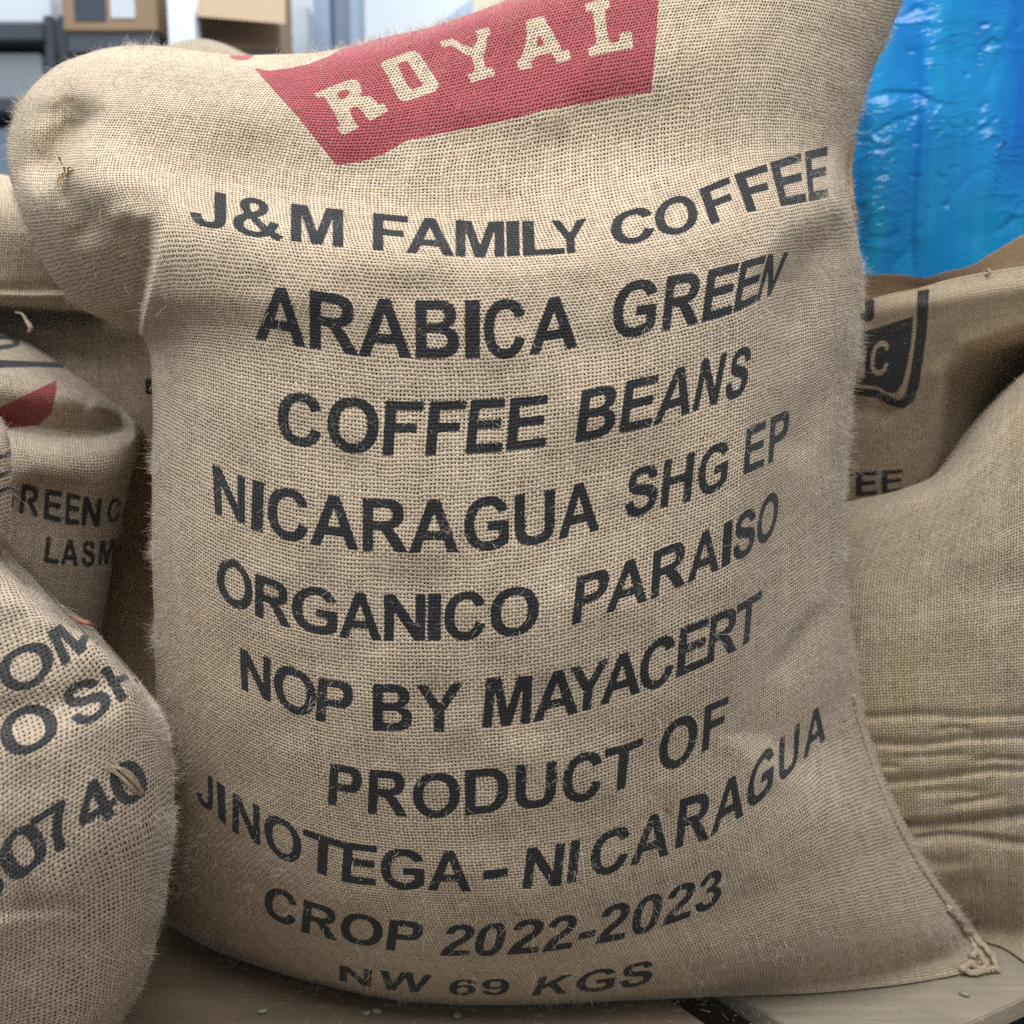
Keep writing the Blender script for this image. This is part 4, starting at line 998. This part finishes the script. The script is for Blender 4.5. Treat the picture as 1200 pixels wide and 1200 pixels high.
# --- open sack at the right
rt_rows = [
 [(940,1075),(1060,1085),(1120,1096),(1155,1104),(1178,1112),(1200,1127),(1440,1230)],
 [(940,1015),(1100,1030),(1200,1040),(1440,1080)],
 [(940,965),(1070,962),(1140,958),(1200,950),(1440,925)],
 [(940,875),(1100,868),(1200,862),(1440,840)],
 [(940,770),(1100,762),(1200,752),(1440,720)],
 [(940,690),(1100,665),(1200,630),(1440,580)],
 [(945,630),(1040,605),(1110,575),(1170,520),(1220,465),(1440,390)],
 [(950,603),(990,589),(1060,572),(1096,556),(1122,530),(1150,494),(1205,436),(1440,330)]]
def rt_feat(X, Y):
    f = crease(X, Y, [(940, 838), (1010, 842), (1080, 838), (1140, 841), (1240, 836)], .004, 6, 4, .15)
    f += crease(X, Y, [(980, 876), (1030, 872), (1080, 874), (1130, 866), (1210, 864), (1300, 866)], .005, 7, 4, .15)
    f += crease(X, Y, [(1030, 890), (1080, 886), (1150, 884)], .003, 5, 5, .3)
    f += crease(X, Y, [(990, 924), (1060, 915), (1100, 912), (1160, 903), (1230, 904)], .0055, 6, 4, .2)
    f += crease(X, Y, [(1060, 930), (1110, 926), (1170, 928)], .003, 5, 5, .3)
    f += crease(X, Y, [(1020, 966), (1060, 963), (1100, 961), (1140, 957), (1200, 949), (1300, 945)], .011, 2.5, 13, .08)
    f += crease(X, Y, [(1040, 984), (1075, 981), (1105, 977), (1140, 978), (1200, 986), (1280, 986)], .006, 3, 8, .1)
    f += crease(X, Y, [(1100, 1045), (1130, 1036), (1165, 1040)], .008, 14, 14, .3)
    f += crease(X, Y, [(1085, 858), (1120, 852), (1150, 856)], .003, 4, 4, .3) + crease(X, Y, [(1130, 893), (1165, 888), (1215, 892)], .004, 4, 4, .3)
    f += crease(X, Y, [(1010, 905), (1035, 898), (1062, 899)], .003, 4, 3, .3) + crease(X, Y, [(1100, 944), (1140, 938), (1185, 930)], .004, 3, 5, .3)
    f += crease(X, Y, [(1060, 1005), (1100, 1012), (1150, 1006)], .004, 8, 8, .3) + crease(X, Y, [(1040, 690), (1090, 700), (1160, 690), (1240, 700)], .004, 30, 30, .3)
    return f
ts = Sack(rt_rows, [.96, .90, .885, .876, .876, .882, .90, .93], .10, .12, thick=.25, nu=220, nv=280, feat=rt_feat, lump=.005, seed=8, top_turn=.05, dist_floor=True)
rt = sack_root("open yellow-stained jute sack with a dark box stamp, at the right", 1180, 1.0)
rt_tint = (.57, .452, .322)
ts.body("cloth", burlap("right_burlap", .0030, tint=rt_tint, streak=.5, width=(.56, .48)), rt)
ts.fuzz(rt, 7000, length=(.002, .006), long=20, seed=17)
nk_rows = [
 [(955,640),(1060,618),(1110,580),(1200,490),(1440,400)],
 [(958,583),(1003,582),(1058,577),(1105,540),(1140,490),(1200,430),(1440,360)],
 [(960,520),(1040,510),(1095,480),(1140,440),(1200,410),(1440,345)],
 [(962,462),(1050,450),(1110,420),(1200,392),(1440,335)],
 [(964,405),(1080,380),(1200,362),(1440,318)],
 [(966,362),(1015,352),(1040,345),(1075,338),(1110,328),(1160,318),(1200,312),(1440,285)]]
def nk_feat(X, Y):
    n, _ = seg_dist(X, Y, [(1070, 620), (1092, 520), (1104, 440), (1130, 408), (1200, 388), (1440, 345)])
    f = .10 * smoothstep(0, 45, -n) - .012 * np.exp(-(n / 16) ** 2)
    f += -.008 * np.exp(-((Y - np.interp(X, [960, 1200, 1440], [372, 335, 300])) / 16) ** 2)
    f += crease(X, Y, [(960, 470), (1020, 468), (1060, 480)], .012, 6, 20, .2)
    return f
nk = Sack(nk_rows, [1.17, 1.12, 1.075, 1.035, 1.0, .99], .02, .02, thick=.012, nu=200, nv=160, feat=nk_feat, lump=.003, seed=10, caps=False)
B1 = dense([(1075,341),(1088,339),(1086,383),(1081,423),(1076,454),(1070,471),(1059,479),(1045,476),(1026,466),(990,461),(985,452),(1028,457),(1047,467),(1055,469),(1062,459),(1067,438),(1071,410),(1074,383)], 4)
B2 = dense([(985,398),(1013,389),(1070,371),(1067,405),(1062,432),(1057,450),(1050,460),(1042,461),(1028,453),(985,447)], 4)
B3 = dense([(1013,352),(1024,351),(1024,372),(1020,376),(1008,377),(1008,368),(1014,366)], 3)
FEE = text_px([(985,585,28,0),(1003,582,28,0),(1030,579,27,0),(1060,576,26,0)], "F:984~1000 E:1003~1028 E:1033~1058")
IC = text_px([(1004,446,40,3),(1018,442,40,3),(1044,437,40,2)], "I:1005~1013 C:1018~1041")
img6, rect6 = nk.print_image("right_print", [B1, B2, B3, FEE], [], [IC], res=.0005)
nk.body("folded_neck", burlap("right_neck_burlap", .0030, img6, rect6, tint=rt_tint, streak=.25, width=(.66, .62), inkc=(.026, .026, .030), inka=.78), rt, fill=False)
bk = Sack([[(950,430),(1200,400),(1440,370)],[(955,360),(1200,340),(1440,310)],[(958,322),(1012,322),(1060,322),(1080,326),(1110,318),(1140,310),(1160,298),(1195,277),(1440,190)]],
          [1.14, 1.13, 1.115], .02, .02, thick=.012, nu=140, nv=60, lump=.003, seed=11, caps=False)
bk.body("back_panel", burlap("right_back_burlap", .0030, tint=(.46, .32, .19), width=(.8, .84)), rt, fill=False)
strand("loose_yarn", [at(1150, 321, 1.0), at(1158, 316, .99), at(1160, 319, .985), at(1154, 322, .99)], .0012, M_CORD, rt)

# ------------------------------------------------------------------ small things
M_BEAN = simple("green_bean_skin", (0.34, 0.345, 0.265), 0.6, 120.0, 0.25)
def bean_mesh():
    V = []; Fc = []; nu, nv = 18, 12
    for i in range(nv + 1):
        th = math.pi * i / nv
        for j in range(nu):
            ph = 2 * math.pi * j / nu
            x = math.cos(th); y = math.sin(th) * math.cos(ph) * .72; z = math.sin(th) * math.sin(ph) * .55
            if z > 0:
                z = z * .55 - .16 * math.exp(-(y / .10) ** 2) * math.sin(th)       # flat face with the furrow
            V.append((x * .0050, y * .0050, z * .0050))
    for i in range(nv):
        for j in range(nu):
            Fc.append((i * nu + j, i * nu + (j + 1) % nu, (i + 1) * nu + (j + 1) % nu, (i + 1) * nu + j))
    me = bpy.data.meshes.new("coffee_bean"); me.from_pydata(V, [], Fc); me.update()
    me.polygons.foreach_set('use_smooth', [True] * len(me.polygons)); me.materials.append(M_BEAN)
    return me
bmesh_ = bean_mesh()
beans = [(308, 1184, .6, "green coffee bean alone on the brown board at lower left"),
         (430, 1186, 1.9, "green coffee bean on the board, left one of a close pair below NW"),
         (442, 1184, .2, "green coffee bean on the board, right one of a close pair below NW"),
         (536, 1189, 1.2, "green coffee bean on the brown board below the 69"),
         (1130, 1164, 2.3, "green coffee bean on the grey board near the sack's lower right corner")]
for k, (px, py, rz, lab) in enumerate(beans):
    o = bpy.data.objects.new("coffee_bean", bmesh_); C.objects.link(o)
    p = on_plane(px, py, .003); o.location = tuple(p); o.rotation_euler = (.15 * k - .3, .2, rz)
    tag(o, lab, "bean", "spilled green coffee beans")
tw = strand("twine", [at(62, 712, .86), at(72, 719, .85), at(84, 722, .85), at(94, 728, .85), at(102, 730, .85), at(110, 734, .86)], [.0006, .0009, .0008, .0022, .0026, .001],
            simple("pink_yarn", (.55, .22, .16), .8, 300.0, .25))
tag(tw, "short pink twine end in the gap above the lower left sack", "twine")
tf = strand("twine", [at(18, 366, 1.0), at(26, 368, .99), at(31, 376, .99), at(36, 384, .99), at(33, 390, .99)], [.0008, .001, .0022, .003, .001], M_CORD)
tag(tf, "frayed end of jute twine hanging in the dark hollow at left", "twine")

# lint shed by the sacks, lying on the boards
g = np.random.default_rng(44); n_ = 260
px = g.uniform(160, 1190, n_); py = np.interp(px, [160, 200, 400, 560, 830, 1000, 1190], [1085, 1095, 1165, 1180, 1172, 1165, 1120]) + g.exponential(22, n_)
root = on_plane(px, py, .0008); ang = g.uniform(0, 2 * math.pi, n_); Ln = g.uniform(.003, .011, n_)
d1 = np.stack([np.cos(ang), np.sin(ang), np.zeros(n_)], 1); d2 = np.stack([-np.sin(ang), np.cos(ang), np.zeros(n_)], 1) * g.normal(0, .5, (n_, 1))
pts = np.stack([root + Ln[:, None] * (d1 * q_ + d2 * q_ * q_) + np.array([0, 0, .0012 * q_ * (1 - q_)]) for q_ in (0, .33, .66, 1)], 1)
hc = bpy.data.hair_curves.new('jute_lint'); hc.add_curves([4] * n_)
hc.attributes['position'].data.foreach_set('vector', pts.astype(np.float32).ravel())
ra = hc.attributes.get('radius') or hc.attributes.new('radius', 'FLOAT', 'POINT')
ra.data.foreach_set('value', np.repeat(g.uniform(.00008, .00022, n_), 4).astype(np.float32))
hc.materials.append(M_FIBRE)
lint = bpy.data.objects.new('jute_lint', hc); C.objects.link(lint)
tag(lint, "loose jute fibres scattered on the boards below the sacks", "lint", kind='stuff')
